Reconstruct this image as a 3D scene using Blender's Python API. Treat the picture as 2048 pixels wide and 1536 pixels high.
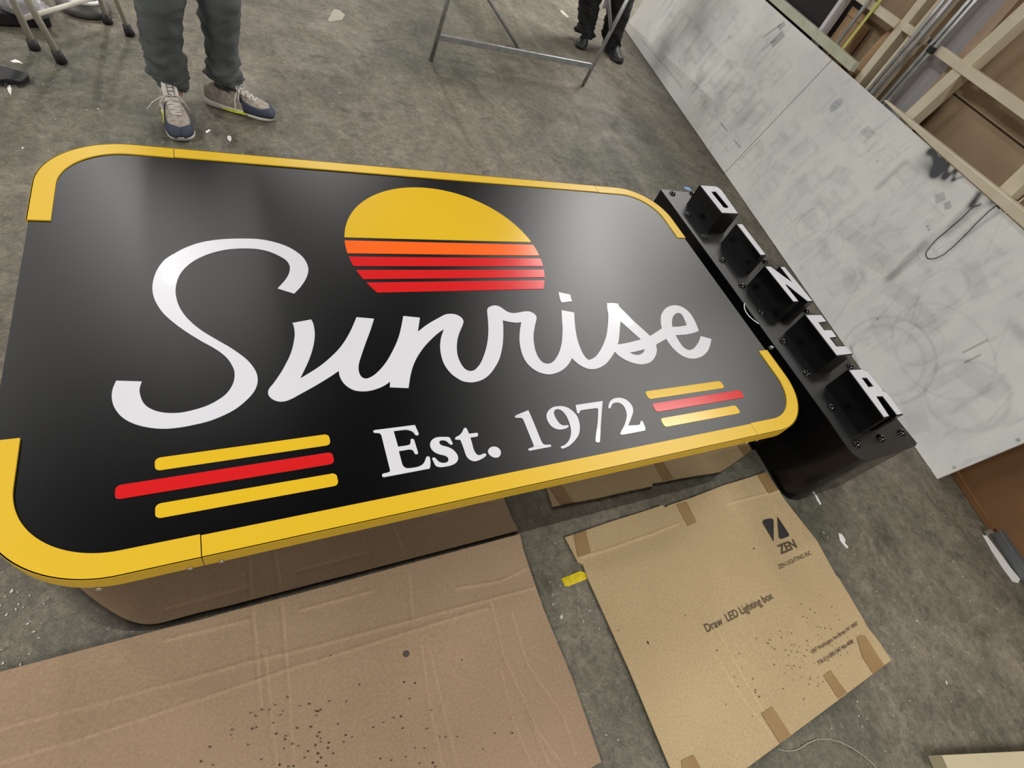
import bpy, math, random
import numpy as np
from mathutils import Vector, Matrix, geometry, noise

random.seed(7)
SC = bpy.context.scene
for o in list(bpy.data.objects): bpy.data.objects.remove(o)
COL = SC.collection
S = 1.22                       # one sign height in metres
ZF = 0.33 * S                  # sign face above the floor

# ------------------------------------------------------------------ camera
FPX, YAW, PITCH, ROLL = 1032.2769, 0.7542507, 0.8468415, 0.4985681
def cam_axes():
    cy, sy = math.cos(YAW), math.sin(YAW)
    fwd = Vector((sy*math.cos(PITCH), cy*math.cos(PITCH), -math.sin(PITCH)))
    r0 = Vector((cy, -sy, 0)); u0 = r0.cross(fwd)
    r = math.cos(ROLL)*r0 + math.sin(ROLL)*u0
    u = -math.sin(ROLL)*r0 + math.cos(ROLL)*u0
    return r, u, fwd
CR, CU, CF = cam_axes()
CPOS = Vector((0.338898*S, -0.311099*S, 0.847205*S + ZF))
cam = bpy.data.cameras.new('camera'); cam.lens = 36*FPX/2048; cam.sensor_width = 36
cam.clip_start = .02; cam.clip_end = 100
co = bpy.data.objects.new('camera', cam); COL.objects.link(co)
co.matrix_world = Matrix(((CR.x, CU.x, -CF.x, CPOS.x), (CR.y, CU.y, -CF.y, CPOS.y), (CR.z, CU.z, -CF.z, CPOS.z), (0, 0, 0, 1)))
SC.camera = co

# ------------------------------------------------------------------ world, exposure
w = bpy.data.worlds.new('World'); SC.world = w; w.use_nodes = True
w.node_tree.nodes['Background'].inputs[0].default_value = (.9, .95, 1, 1)
w.node_tree.nodes['Background'].inputs[1].default_value = 0.03
SC.view_settings.view_transform = 'Standard'; SC.view_settings.look = 'None'
SC.view_settings.gamma = 1; SC.view_settings.use_curve_mapping = False
SC.view_settings.exposure = -0.02
LAMP_Z = 4.4
# (centre x, centre y, length, direction degrees, watts, light width)
LAMPS = [(-.27, 6.0, 2.4, 90, 120, .09), (5.66, 4.9, 2.4, 104, 110, .08), (5.48, 4.86, 2.4, 104, 60, .06), (5.5, 1.66, 2.8, 174, 130, .45),
         (8.6, 6.6, 4.0, 90, 620, .60), (8.6, 3.2, 2.4, 90, 260, .40), (1.2, -3.2, 2.4, 90, 120, .25),
         (-3.6, -.2, 2.4, 90, 260, .25), (3.6, -3.6, 2.4, 90, 120, .25), (-3.8, 5.4, 2.4, 90, 220, .09), (2.3, 10.0, 2.4, 90, 230, .12)]

# ------------------------------------------------------------------ helpers
def ray(x, y): return CF + CR*((x-1024)/FPX) - CU*((y-768)/FPX)
def at(x, y, z):                       # the point at height z that the photograph shows at (x, y)
    d = ray(x, y); t = (z-CPOS.z)/d.z
    return CPOS + d*t
def near_vert(foot, x, y):             # point above foot that the photograph shows at (x, y)
    d = ray(x, y); a = Vector((d.x, d.y)); b = Vector((foot.x-CPOS.x, foot.y-CPOS.y))
    t = a.dot(b)/a.dot(a)
    return CPOS + d*t
RB0 = Vector((2.637, -.204)); RBD = Vector((.177815, .984064)); RNW = Vector((.984064, -.177815))
def rp(s, o, z):                       # rack / leaning board frame: along, behind, height above floor
    p = RB0 + RBD*s + RNW*o
    return Vector((p.x*S, p.y*S, z*S))
def cr(x0, y0, k): return lambda pts: [(x0+p[0]*k, y0+p[1]*k)+tuple(p[2:]) for p in pts]
def P(s):                              # "x,y x,y*" -> points; * marks a corner
    out = []
    for t in s.split():
        c = t.endswith('*'); a, b = t.rstrip('*').split(',')
        out.append((float(a), float(b), c))
    return out
def smooth(pts, sub=6):
    n = len(pts); out = []
    for i in range(n):
        p0, p1, p2, p3 = [pts[(i+k) % n] for k in (-1, 0, 1, 2)]
        a = Vector(p1[:2]); b = Vector(p2[:2])
        ta = (b-a) if p1[2] else (b-Vector(p0[:2]))*.5
        tb = (b-a) if p2[2] else (Vector(p3[:2])-a)*.5
        L = (b-a).length
        if ta.length > 1.3*L: ta *= 1.3*L/ta.length
        if tb.length > 1.3*L: tb *= 1.3*L/tb.length
        k = 1 if (p1[2] and p2[2]) else sub
        for j in range(k):
            t = j/k
            q = a*(2*t**3-3*t*t+1) + ta*(t**3-2*t*t+t) + b*(-2*t**3+3*t*t) + tb*(t**3-t*t)
            out.append((q.x, q.y))
    return out

class MB:
    def __init__(s): s.v = []; s.f = []
    def add(s, vs, fs):
        b = len(s.v); s.v += [tuple(v) for v in vs]; s.f += [tuple(b+i for i in f) for f in fs]
    def box(s, c, d, ax=None):         # centre, full sizes, optional axes (3 Vectors)
        c = Vector(c); A = ax or (Vector((1, 0, 0)), Vector((0, 1, 0)), Vector((0, 0, 1)))
        vs = [c + A[0]*(d[0]/2*i) + A[1]*(d[1]/2*j) + A[2]*(d[2]/2*k) for i in (-1, 1) for j in (-1, 1) for k in (-1, 1)]
        s.add(vs, [(0, 1, 3, 2), (4, 6, 7, 5), (0, 4, 5, 1), (2, 3, 7, 6), (0, 2, 6, 4), (1, 5, 7, 3)])
    def prism(s, loops, z0, z1, taper=0):    # loops of (x, y): outline first, then holes
        vs = []; idx = []
        for l in loops: idx.append((len(vs), len(l))); vs += [Vector((p[0], p[1], 0)) for p in l]
        tris = geometry.tessellate_polygon([[Vector((p[0], p[1], 0)) for p in l] for l in loops])
        n = len(vs); F = []
        for t in tris:
            a, b, c = [vs[i] for i in t]
            up = (b-a).cross(c-a).z > 0
            t = tuple(t) if up else (t[2], t[1], t[0])
            F.append(tuple(i+n for i in t)); F.append((t[2], t[1], t[0]))
        for q, (st, m) in enumerate(idx):
            area = sum(vs[st+i].x*vs[st+(i+1) % m].y - vs[st+(i+1) % m].x*vs[st+i].y for i in range(m))
            out = (area > 0) == (q == 0)
            for i in range(m):
                a = st+i; b = st+(i+1) % m
                F.append((a, b, b+n, a+n) if out else (b, a, a+n, b+n))
        s.add([(v.x, v.y, z0) for v in vs] + [(v.x, v.y, z1) for v in vs], F)
    def loft(s, rings, cap=True, closed=True):
        m = len(rings[0]); vs = [p for r in rings for p in r]; F = []
        for i in range(len(rings)-1):
            for j in range(m if closed else m-1):
                a = i*m+j; b = i*m+(j+1) % m
                F.append((a, b, b+m, a+m))
        if cap:
            F.append(tuple(range(m-1, -1, -1))); F.append(tuple((len(rings)-1)*m+j for j in range(m)))
        s.add(vs, F)
    def tube(s, path, r, n=8, cap=True):
        path = [Vector(p) for p in path]; rings = []
        R = r if isinstance(r, (list, tuple)) else [r]*len(path)
        up = Vector((0, 0, 1))
        for i, p in enumerate(path):
            t = (path[min(i+1, len(path)-1)] - path[max(i-1, 0)]).normalized()
            x = t.cross(up)
            if x.length < 1e-3: x = t.cross(Vector((0, 1, 0)))
            x.normalize(); y = t.cross(x)
            rings.append([p + (x*math.cos(2*math.pi*k/n) + y*math.sin(2*math.pi*k/n))*R[i] for k in range(n)])
        s.loft(rings, cap)
    def dome(s, c, r, h, n=12, k=4):
        rings = []
        for i in range(k+1):
            a = math.pi/2*i/k; rr = max(r*math.cos(a), r*.04)
            rings.append([(c[0]+rr*math.cos(2*math.pi*j/n), c[1]+rr*math.sin(2*math.pi*j/n), c[2]+h*math.sin(a)) for j in range(n)])
        s.loft(rings)
    def build(s, name, m, parent=None, sm=False, bevel=0):
        me = bpy.data.meshes.new(name); me.from_pydata([tuple(v) for v in s.v], [], s.f); me.update()
        if sm: me.polygons.foreach_set('use_smooth', [True]*len(me.polygons))
        o = bpy.data.objects.new(name, me); COL.objects.link(o)
        if m: me.materials.append(m)
        if parent: o.parent = parent
        if sm == 2: me.polygons.foreach_set('use_smooth', [True]*len(me.polygons)); me.set_sharp_from_angle(angle=math.radians(32))
        if bevel:
            b = o.modifiers.new('b', 'BEVEL'); b.width = bevel; b.segments = 2; b.limit_method = 'ANGLE'
        return o
def origin_to(o, p):                   # a mesh whose vertices are in world space gets its origin at p
    p = Vector(p); o.data.transform(Matrix.Translation(-p)); o.location = p
def tag(o, label, cat, group=None, kind=None):
    if label: o['label'] = label
    if cat: o['category'] = cat
    if group: o['group'] = group
    if kind: o['kind'] = kind
    return o
def empty(name, loc, label, cat, group=None):
    o = bpy.data.objects.new(name, None); COL.objects.link(o); o.empty_display_size = .05
    o.location = loc; tag(o, label, cat, group)
    return o
def adopt(root):                       # children were built in world space: keep them where they are
    bpy.context.view_layer.update()
    inv = root.matrix_world.inverted()
    for c in root.children: c.matrix_parent_inverse = inv
def struct(o): o['kind'] = 'structure'; return o

# ------------------------------------------------------------------ materials
def mat(name, col, rough=.5, metal=0, spec=.5, coat=0, coat_r=.05, noise_=None, bump=None, col2=None, emis=None, alpha=1, scale=(1, 1, 1)):
    m = bpy.data.materials.new(name); m.use_nodes = True; N = m.node_tree.nodes; L = m.node_tree.links
    b = N['Principled BSDF']; b.inputs['Roughness'].default_value = rough; b.inputs['Metallic'].default_value = metal
    b.inputs['Specular IOR Level'].default_value = spec; b.inputs['Coat Weight'].default_value = coat; b.inputs['Coat Roughness'].default_value = coat_r
    b.inputs['Base Color'].default_value = (*col, 1); b.inputs['Alpha'].default_value = alpha
    tc = N.new('ShaderNodeTexCoord'); mp = N.new('ShaderNodeMapping'); mp.inputs['Scale'].default_value = scale
    L.new(tc.outputs['Object'], mp.inputs['Vector'])
    if noise_:
        n = N.new('ShaderNodeTexNoise'); n.inputs['Scale'].default_value = noise_[0]; n.inputs['Detail'].default_value = noise_[1]
        L.new(mp.outputs[0], n.inputs['Vector'])
        r = N.new('ShaderNodeValToRGB'); r.color_ramp.elements[0].position = noise_[2]; r.color_ramp.elements[1].position = noise_[3]
        r.color_ramp.elements[0].color = (*col, 1); r.color_ramp.elements[1].color = (*(col2 or col), 1)
        L.new(n.outputs['Fac'], r.inputs[0]); L.new(r.outputs[0], b.inputs['Base Color'])
    if bump:
        n = N.new('ShaderNodeTexNoise'); n.inputs['Scale'].default_value = bump[0]; n.inputs['Detail'].default_value = 4
        L.new(mp.outputs[0], n.inputs['Vector'])
        bm = N.new('ShaderNodeBump'); bm.inputs['Strength'].default_value = bump[1]; bm.inputs['Distance'].default_value = bump[2]
        L.new(n.outputs['Fac'], bm.inputs['Height']); L.new(bm.outputs[0], b.inputs['Normal'])
    if emis:
        b.inputs['Emission Color'].default_value = (*emis[0], 1); b.inputs['Emission Strength'].default_value = emis[1]
    return m
BLACK_FACE = mat('satin_black_panel', (.0035, .0035, .0042), .40, spec=.6, bump=(900, .05, .0004))
def satin(name, dif, rough, ior=1.5):
    m = bpy.data.materials.new(name); m.use_nodes = True; N = m.node_tree.nodes; L = m.node_tree.links; N.remove(N['Principled BSDF'])
    d = N.new('ShaderNodeBsdfDiffuse'); d.inputs[0].default_value = (*dif, 1); g = N.new('ShaderNodeBsdfGlossy'); g.distribution = 'BECKMANN'; g.inputs['Roughness'].default_value = rough; g.inputs[0].default_value = (1, 1, 1, 1)
    f = N.new('ShaderNodeFresnel'); f.inputs[0].default_value = ior; x = N.new('ShaderNodeMixShader'); L.new(f.outputs[0], x.inputs[0]); L.new(d.outputs[0], x.inputs[1]); L.new(g.outputs[0], x.inputs[2])
    tc = N.new('ShaderNodeTexCoord'); n = N.new('ShaderNodeTexNoise'); n.inputs['Scale'].default_value = 700; L.new(tc.outputs['Object'], n.inputs['Vector']); b = N.new('ShaderNodeBump'); b.inputs['Strength'].default_value = .05; b.inputs['Distance'].default_value = .0004
    L.new(n.outputs['Fac'], b.inputs['Height']); L.new(b.outputs[0], g.inputs['Normal']); L.new(x.outputs[0], N['Material Output'].inputs[0]); return m
BLACK_FACE = satin('satin_black_panel', (.0022, .0022, .0028), .39, 1.56)
YEL = mat('yellow_trim', (.66, .42, .016), .38, bump=(700, .06, .0004))
SUNY = mat('yellow_acrylic', (.69, .44, .020), .22, noise_=(3, 2, .3, .7), col2=(.67, .42, .018))
ORG = mat('orange_acrylic', (.86, .125, .012), .22)
RED = mat('red_acrylic', (.60, .012, .014), .22)
WHT = mat('white_acrylic', (.66, .66, .71), .3, coat=1, coat_r=.02)
SIDE = mat('mirror_dark_return', (.185, .168, .155), .06, metal=1, bump=(6, .10, .004))
BLK = mat('black_gloss_paint', (.0035, .0035, .004), .20, spec=.35)
BLKF = satin('black_satin_face', (.010, .0105, .011), .42, 1.5)
BOLTM = mat('black_bolt', (.003, .003, .003), .13, spec=.7)
CHROME = mat('bright_metal', (.8, .8, .78), .18, metal=1)
GALV = mat('galvanised_steel', (.52, .53, .54), .38, metal=.8, noise_=(30, 3, .3, .7), col2=(.38, .39, .40))
CREAM = mat('cream_enamel', (.60, .58, .50), .45, noise_=(20, 3, .3, .7), col2=(.52, .49, .41))
RUB = mat('black_rubber', (.015, .015, .016), .6)
PINE = mat('pale_pine', (.74, .67, .52), .6, noise_=(9, 4, .3, .75), col2=(.64, .56, .41), scale=(1, 1, 1), bump=(60, .2, .001))
PINE2 = mat('warm_pine', (.56, .42, .30), .6, noise_=(9, 4, .3, .75), col2=(.46, .33, .22))
KRAFT = mat('kraft_backing', (.43, .32, .205), .75, noise_=(5, 4, .3, .7), col2=(.38, .275, .17))
KRAFTD = mat('box_kraft', (.48, .32, .18), .75, noise_=(8, 4, .3, .7), col2=(.42, .27, .15))
DARK = mat('dark_plastic', (.012, .012, .014), .5)
PLAST = mat('clear_film', (.34, .33, .34), .3, noise_=(14, 3, .35, .65), col2=(.12, .12, .125), bump=(18, .5, .01))
TAPEY = mat('yellow_tape', (.72, .56, .015), .35, noise_=(60, 3, .35, .7), col2=(.55, .42, .01))
CABLEW = mat('white_cable', (.8, .8, .78), .35)
WOODB = mat('reddish_brown_plywood', (.22, .105, .038), .55, noise_=(4, 5, .3, .7), col2=(.14, .065, .024), bump=(40, .2, .001))
STEELG = mat('grey_steel_bar', (.17, .18, .185), .45, metal=.4, noise_=(12, 3, .3, .7), col2=(.12, .125, .13))
PAPER = mat('white_paper', (.72, .72, .70), .7)
WIRE = mat('black_wire', (.01, .01, .011), .4)

# ------------------------------------------------------------------ floor
def floor_material():
    m = bpy.data.materials.new('worn_concrete'); m.use_nodes = True; N = m.node_tree.nodes; L = m.node_tree.links
    b = N['Principled BSDF']; tc = N.new('ShaderNodeTexCoord')
    def nz(sc, det, rough=.6, dist=0, vec=None, dim=None):
        n = N.new('ShaderNodeTexNoise'); n.inputs['Scale'].default_value = sc; n.inputs['Detail'].default_value = det
        n.inputs['Roughness'].default_value = rough; n.inputs['Distortion'].default_value = dist
        L.new(vec or tc.outputs['Object'], n.inputs['Vector']); return n.outputs['Fac']
    def ramp(f, a, b_, ca, cb):
        r = N.new('ShaderNodeValToRGB'); r.color_ramp.elements[0].position = a; r.color_ramp.elements[1].position = b_
        r.color_ramp.elements[0].color = (*ca, 1); r.color_ramp.elements[1].color = (*cb, 1); L.new(f, r.inputs[0]); return r.outputs[0]
    def mix(f, a, b_, mode='MIX'):
        x = N.new('ShaderNodeMix'); x.data_type = 'RGBA'; x.blend_type = mode
        if isinstance(f, float): x.inputs[0].default_value = f
        else: L.new(f, x.inputs[0])
        L.new(a, x.inputs[6]); L.new(b_, x.inputs[7]); return x.outputs[2]
    base = ramp(nz(1.1, 6, .65, .6), .3, .7, (.108, .096, .074), (.180, .158, .126))
    green = ramp(nz(2.3, 7, .7, .4), .3, .72, (.070, .073, .056), (.128, .122, .094))
    g = ramp(nz(.75, 3), .42, .62, (0, 0, 0), (1, 1, 1))
    c = mix(g, base, green)
    mo = ramp(nz(30, 9, .82, .8), .34, .66, (.52, .52, .52), (1.45, 1.44, 1.40))
    c = mix(1.0, c, mo, 'MULTIPLY')
    fi = ramp(nz(210, 4, .8), .32, .68, (.66, .66, .66), (1.36, 1.35, 1.33))
    c = mix(1.0, c, fi, 'MULTIPLY')
    mp = N.new('ShaderNodeMapping'); mp.inputs['Rotation'].default_value = (0, 0, .2); mp.inputs['Scale'].default_value = (1, .6, 1)
    L.new(tc.outputs['Object'], mp.inputs['Vector'])
    st = ramp(nz(7, 8, .78, .9, mp.outputs[0]), .34, .66, (.64, .64, .62), (1.26, 1.25, 1.23))
    vv = N.new('ShaderNodeTexVoronoi'); vv.feature = 'DISTANCE_TO_EDGE'; vv.inputs['Scale'].default_value = 16; wv = N.new('ShaderNodeMapping'); L.new(tc.outputs['Object'], wv.inputs['Vector'])
    wn = N.new('ShaderNodeTexNoise'); wn.inputs['Scale'].default_value = 11; wn.inputs['Detail'].default_value = 5; L.new(tc.outputs['Object'], wn.inputs['Vector']); ad = N.new('ShaderNodeVectorMath'); ad.operation = 'MULTIPLY_ADD'; L.new(wn.outputs['Color'], ad.inputs[0]); ad.inputs[1].default_value = (.35, .35, .35); L.new(wv.outputs[0], ad.inputs[2]); L.new(ad.outputs[0], vv.inputs['Vector'])
    sc_ = ramp(vv.outputs['Distance'], .0, .035, (1.22, 1.22, 1.2), (1, 1, 1)); c = mix(.7, c, mix(1.0, c, sc_, 'MULTIPLY'))
    c = mix(1.0, c, st, 'MULTIPLY')
    dk = ramp(nz(3.6, 5, .6, 1.5), .28, .40, (.55, .55, .55), (1, 1, 1))
    c = mix(1.0, c, dk, 'MULTIPLY')
    sp = ramp(nz(95, 3, .5), .70, .76, (0, 0, 0), (1, 1, 1))
    lt = N.new('ShaderNodeRGB'); lt.outputs[0].default_value = (.42, .40, .36, 1)
    c = mix(sp, c, lt.outputs[0])
    L.new(c, b.inputs['Base Color'])
    rr = ramp(nz(6, 5), .3, .7, (.52, .52, .52), (.78, .78, .78)); L.new(rr, b.inputs['Roughness'])
    b.inputs['Specular IOR Level'].default_value = .45
    bm = N.new('ShaderNodeBump'); bm.inputs['Strength'].default_value = .35; bm.inputs['Distance'].default_value = .003
    L.new(nz(70, 8, .7), bm.inputs['Height']); L.new(bm.outputs[0], b.inputs['Normal'])
    return m
mb = MB(); mb.box((4, 3, -.06), (24, 20, .12)); fl = struct(mb.build('floor', floor_material()))
WALLM = mat('painted_wall', (.42, .40, .36), .85, noise_=(1.5, 4, .3, .7), col2=(.36, .34, .30))
CEILM = mat('dark_deck', (.06, .06, .06), .9)
mb = MB(); mb.box((4, 3, 4.75), (24, 20, .1)); struct(mb.build('ceiling', CEILM))
mb = MB(); mb.box((4, 13.05, 2.35), (24, .1, 4.7)); struct(mb.build('wall_far', WALLM))
mb = MB(); mb.box((4, -7.05, 2.35), (24, .1, 4.7)); struct(mb.build('wall_near', WALLM))
mb = MB(); mb.box((-8.05, 3, 2.35), (.1, 20, 4.7)); struct(mb.build('wall_left', WALLM))
a = rp(2.2, 7.5, 0); ax = (Vector((RBD.x, RBD.y, 0)), Vector((RNW.x, RNW.y, 0)), Vector((0, 0, 1)))
mb = MB(); mb.box(a + Vector((0, 0, 2.35)), (22, .1, 4.7), ax); struct(mb.build('wall_right', WALLM))

# ------------------------------------------------------------------ ceiling lamps
LWHERE = ['beyond the person in charcoal jeans', 'over the timber rack, the wider of a close pair', 'over the timber rack, the slimmer of a close pair', 'crosswise over the near end of the rack', 'far behind the rack, the broadest and longest one',
          'behind the rack near its plywood end', 'behind the camera, over the cardboard side', 'near the left wall, level with the sign', 'near the near wall, on the plywood side', 'near the left wall beyond the cream trestle', 'beyond the steel sawhorse, over the far floor']
HOUS = mat('white_lamp_housing', (.7, .7, .7), .5)
for i, (x, y, ln, dg, wt, wd) in enumerate(LAMPS):
    r = empty('strip_lamp', (x, y, LAMP_Z), 'white strip lamp hanging ' + LWHERE[i], 'lamp', 'strip lamps on the ceiling')
    a = math.radians(dg); d = Vector((math.cos(a), math.sin(a), 0)); nn = Vector((-d.y, d.x, 0))
    mb = MB(); mb.box((x, y, LAMP_Z+.05), (ln+.06, wd+.05, .06), (d, nn, Vector((0, 0, 1)))); mb.build('housing', HOUS, r, bevel=.008)
    for sx in (-1, 1): mb = MB(); mb.tube([(x+d.x*ln*.4*sx, y+d.y*ln*.4*sx, LAMP_Z+.08), (x+d.x*ln*.4*sx, y+d.y*ln*.4*sx, 4.7)], .006); mb.build('hanger', GALV, r)
    adopt(r)
    li = bpy.data.lights.new('lamp_light', 'AREA'); li.shape = 'RECTANGLE'; li.size = ln; li.size_y = wd; li.energy = wt; li.color = (1, .975, .935)
    lo = bpy.data.objects.new('lamp_light', li); COL.objects.link(lo); lo.location = (x, y, LAMP_Z+.01); lo.rotation_euler = (0, 0, a)

# ------------------------------------------------------------------ the big sign
def warp(u, v): return (u*(1 + .0129*v)*S, v*S)
W0 = 1.700; RAD = .158
def rr_pts(off, a0, a1, cx, cy, n=26):    # arc of the rounded outline, inset by off
    return [(cx+(RAD-off)*math.cos(a0+(a1-a0)*i/n), cy+(RAD-off)*math.sin(a0+(a1-a0)*i/n)) for i in range(n+1)]
H = math.pi/2
CEN = {'br': (W0-RAD, RAD, -H, 0), 'tr': (W0-RAD, 1-RAD, 0, H), 'tl': (RAD, 1-RAD, H, 2*H), 'bl': (RAD, RAD, 2*H, 3*H)}
def outline(off):
    o = []
    for k in ('br', 'tr', 'tl', 'bl'): cx, cy, a0, a1 = CEN[k]; o += rr_pts(off, a0, a1, cx, cy)
    return o
sign = empty('diner_sign_cabinet', (W0/2*S, .5*S, 0), 'big black rounded sign cabinet with yellow corner trim, sun emblem and white Sunrise script', 'sign')
ol = [warp(*p) for p in outline(.004)]
mb = MB(); mb.prism([ol], .004, ZF-.004); mb.build('cabinet_return', SIDE, sign, sm=2)
mb = MB(); mb.prism([[warp(*p) for p in outline(.001)]], ZF-.004, ZF); mb.build('face_panel', BLACK_FACE, sign, bevel=.001)
TW = .034; TH = .0035; FL = .030*S
def trim(name, outer, inner):
    mb = MB()
    O = [warp(*p) for p in outer]; I = [warp(*p) for p in inner]; n = len(O)
    z0, z1 = ZF+.0002, ZF+TH
    mb.prism([O + I[::-1]], z0, z1)
    # flange folded down the side
    nrm = []
    for i in range(n):
        d = Vector(O[min(i+1, n-1)]) - Vector(O[max(i-1, 0)]); d.normalize(); nrm.append(Vector((d.y, -d.x)))
    A = [(O[i][0]+nrm[i].x*.0005, O[i][1]+nrm[i].y*.0005) for i in range(n)]
    B = [(O[i][0]-nrm[i].x*.002, O[i][1]-nrm[i].y*.002) for i in range(n)]
    mb.prism([A + B[::-1]], ZF-FL, ZF+TH)
    return mb.build(name, YEL, sign, sm=2)
ARM = .245
def corner(k):
    cx, cy, a0, a1 = CEN[k]; g = -.002
    def side(off):
        arc = rr_pts(off, a0, a1, cx, cy)
        if k == 'br': return [(W0-ARM, off)] + arc + [(W0-off, .249)]
        if k == 'tr': return [(W0-off, .744)] + arc + [(1.449, 1-off)]
        if k == 'tl': return [(.237, 1-off)] + arc + [(off, .728)]
        return [(off, .238)] + arc + [(.254, off)]
    return trim('corner_trim', side(g), side(TW))
for k in ('br', 'tr', 'tl', 'bl'): corner(k)
trim('edge_trim', [(.2555, -.002), (.8, -.002), (W0-ARM-.0015, -.002)], [(.2555, TW-.002), (.8, TW-.002), (W0-ARM-.0015, TW-.002)])
trim('edge_trim', [(1.4475, 1.002), (.8, 1.002), (.2385, 1.002)], [(1.4475, 1-TW+.002), (.8, 1-TW+.002), (.2385, 1-TW+.002)])
for u in (.237, .277, 1.435, 1.475, .13):
    mb = MB(); p = warp(u, -.004); mb.dome((0, 0, 0), .005, .003); o = mb.build('rivet', CHROME, sign, sm=True)
    o.location = (p[0], p[1], ZF-FL+.007); o.rotation_euler = (H, 0, 0)
# sun emblem: a disc cut into bands
SCX, SCY, SR = .8364, .6613, .2602
def band(y0, y1, m, name, r=0):
    a0 = math.asin(max(-1, min(1, (y0-SCY)/SR))); a1 = math.asin(max(-1, min(1, (y1-SCY)/SR))); n = 40
    R = [(SCX+SR*math.cos(a0+(a1-a0)*i/n), SCY+SR*math.sin(a0+(a1-a0)*i/n)) for i in range(n+1)]
    Lf = [(2*SCX-x, y) for x, y in R[::-1]]
    mb = MB(); mb.prism([[(x*S, y*S) for x, y in R+Lf]], ZF-.001, ZF+.0012); return mb.build(name, m, sign, bevel=.0004)
band(.703, SCY+SR-1e-5, SUNY, 'sun_dome')
for y0, y1, m in ((.6475, .692, ORG), (.6045, .636, RED), (.562, .5915, RED), (.519, .551, RED)): band(y0, y1, m, 'sun_stripe')
def rrect(x0, x1, y0, y1, r, n=6):
    o = []
    for cx, cy, a in ((x1-r, y0+r, -H), (x1-r, y1-r, 0), (x0+r, y1-r, H), (x0+r, y0+r, 2*H)):
        o += [((cx+r*math.cos(a+H*i/n))*S, (cy+r*math.sin(a+H*i/n))*S) for i in range(n+1)]
    return o
for x0, x1, y0, y1, m in ((.199, .458, .151, .1735, SUNY), (.150, .458, .1135, .1365, RED), (.199, .458, .072, .0955, SUNY),
                          (1.1895, 1.4505, .146, .169, SUNY), (1.1895, 1.4975, .109, .133, RED), (1.1895, 1.448, .067, .091, SUNY)):
    mb = MB(); mb.prism([rrect(x0, x1, y0, y1, .0075)], ZF-.001, ZF+.0012); mb.build('accent_bar', m, sign, bevel=.0004)
# traced lettering
def flat(z): return lambda pts: [tuple(at(x, y, z))[:2] for x, y in pts]
A = cr(520, 600, .13672); B = cr(720, 590, .13672); Cc = cr(940, 570, .13672); D = cr(1100, 560, .1709)
E = cr(740, 830, .09766); Fc = cr(880, 800, .11719); G = cr(1080, 780, .11719); Q = cr(200, 440, .3125)
ZL = ZF + .0015
def letter(name, loops, m=None, z0=None, z1=None, sub=6):
    f = flat(z1 or ZL)
    mb = MB(); mb.prism([f(smooth(l, sub)) for l in loops], z0 or ZF-.001, z1 or ZL)
    return mb.build(name, m or WHT, sign, bevel=.0003)
letter('letter_capital_s', [Q(P('1137,437* 1180,390 1208,345 1215,300 1195,260 1150,230 1080,200 1000,184 900,181 800,190 700,215 610,255 545,305 505,360 485,430 487,490 510,560 560,630 640,700 740,762 840,820 930,885 980,940 1005,990 1008,1040 990,1090 950,1140 880,1200 800,1245 700,1285 600,1310 500,1328 400,1335 300,1325 210,1300 140,1260 95,1205 76,1145 80,1085 103,1028* 267,1033* 254,1075 256,1115 275,1165 310,1200 370,1225 440,1235 520,1232 600,1215 680,1190 750,1155 810,1110 850,1050 862,990 850,940 810,880 740,825 650,775 560,720 470,655 400,590 355,520 337,460 338,400 360,330 400,270 460,225 540,180 640,145 750,126 870,119 1000,121 1100,137 1200,170 1280,220 1320,270 1333,320 1320,370 1285,425 1243,470*'))])
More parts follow.
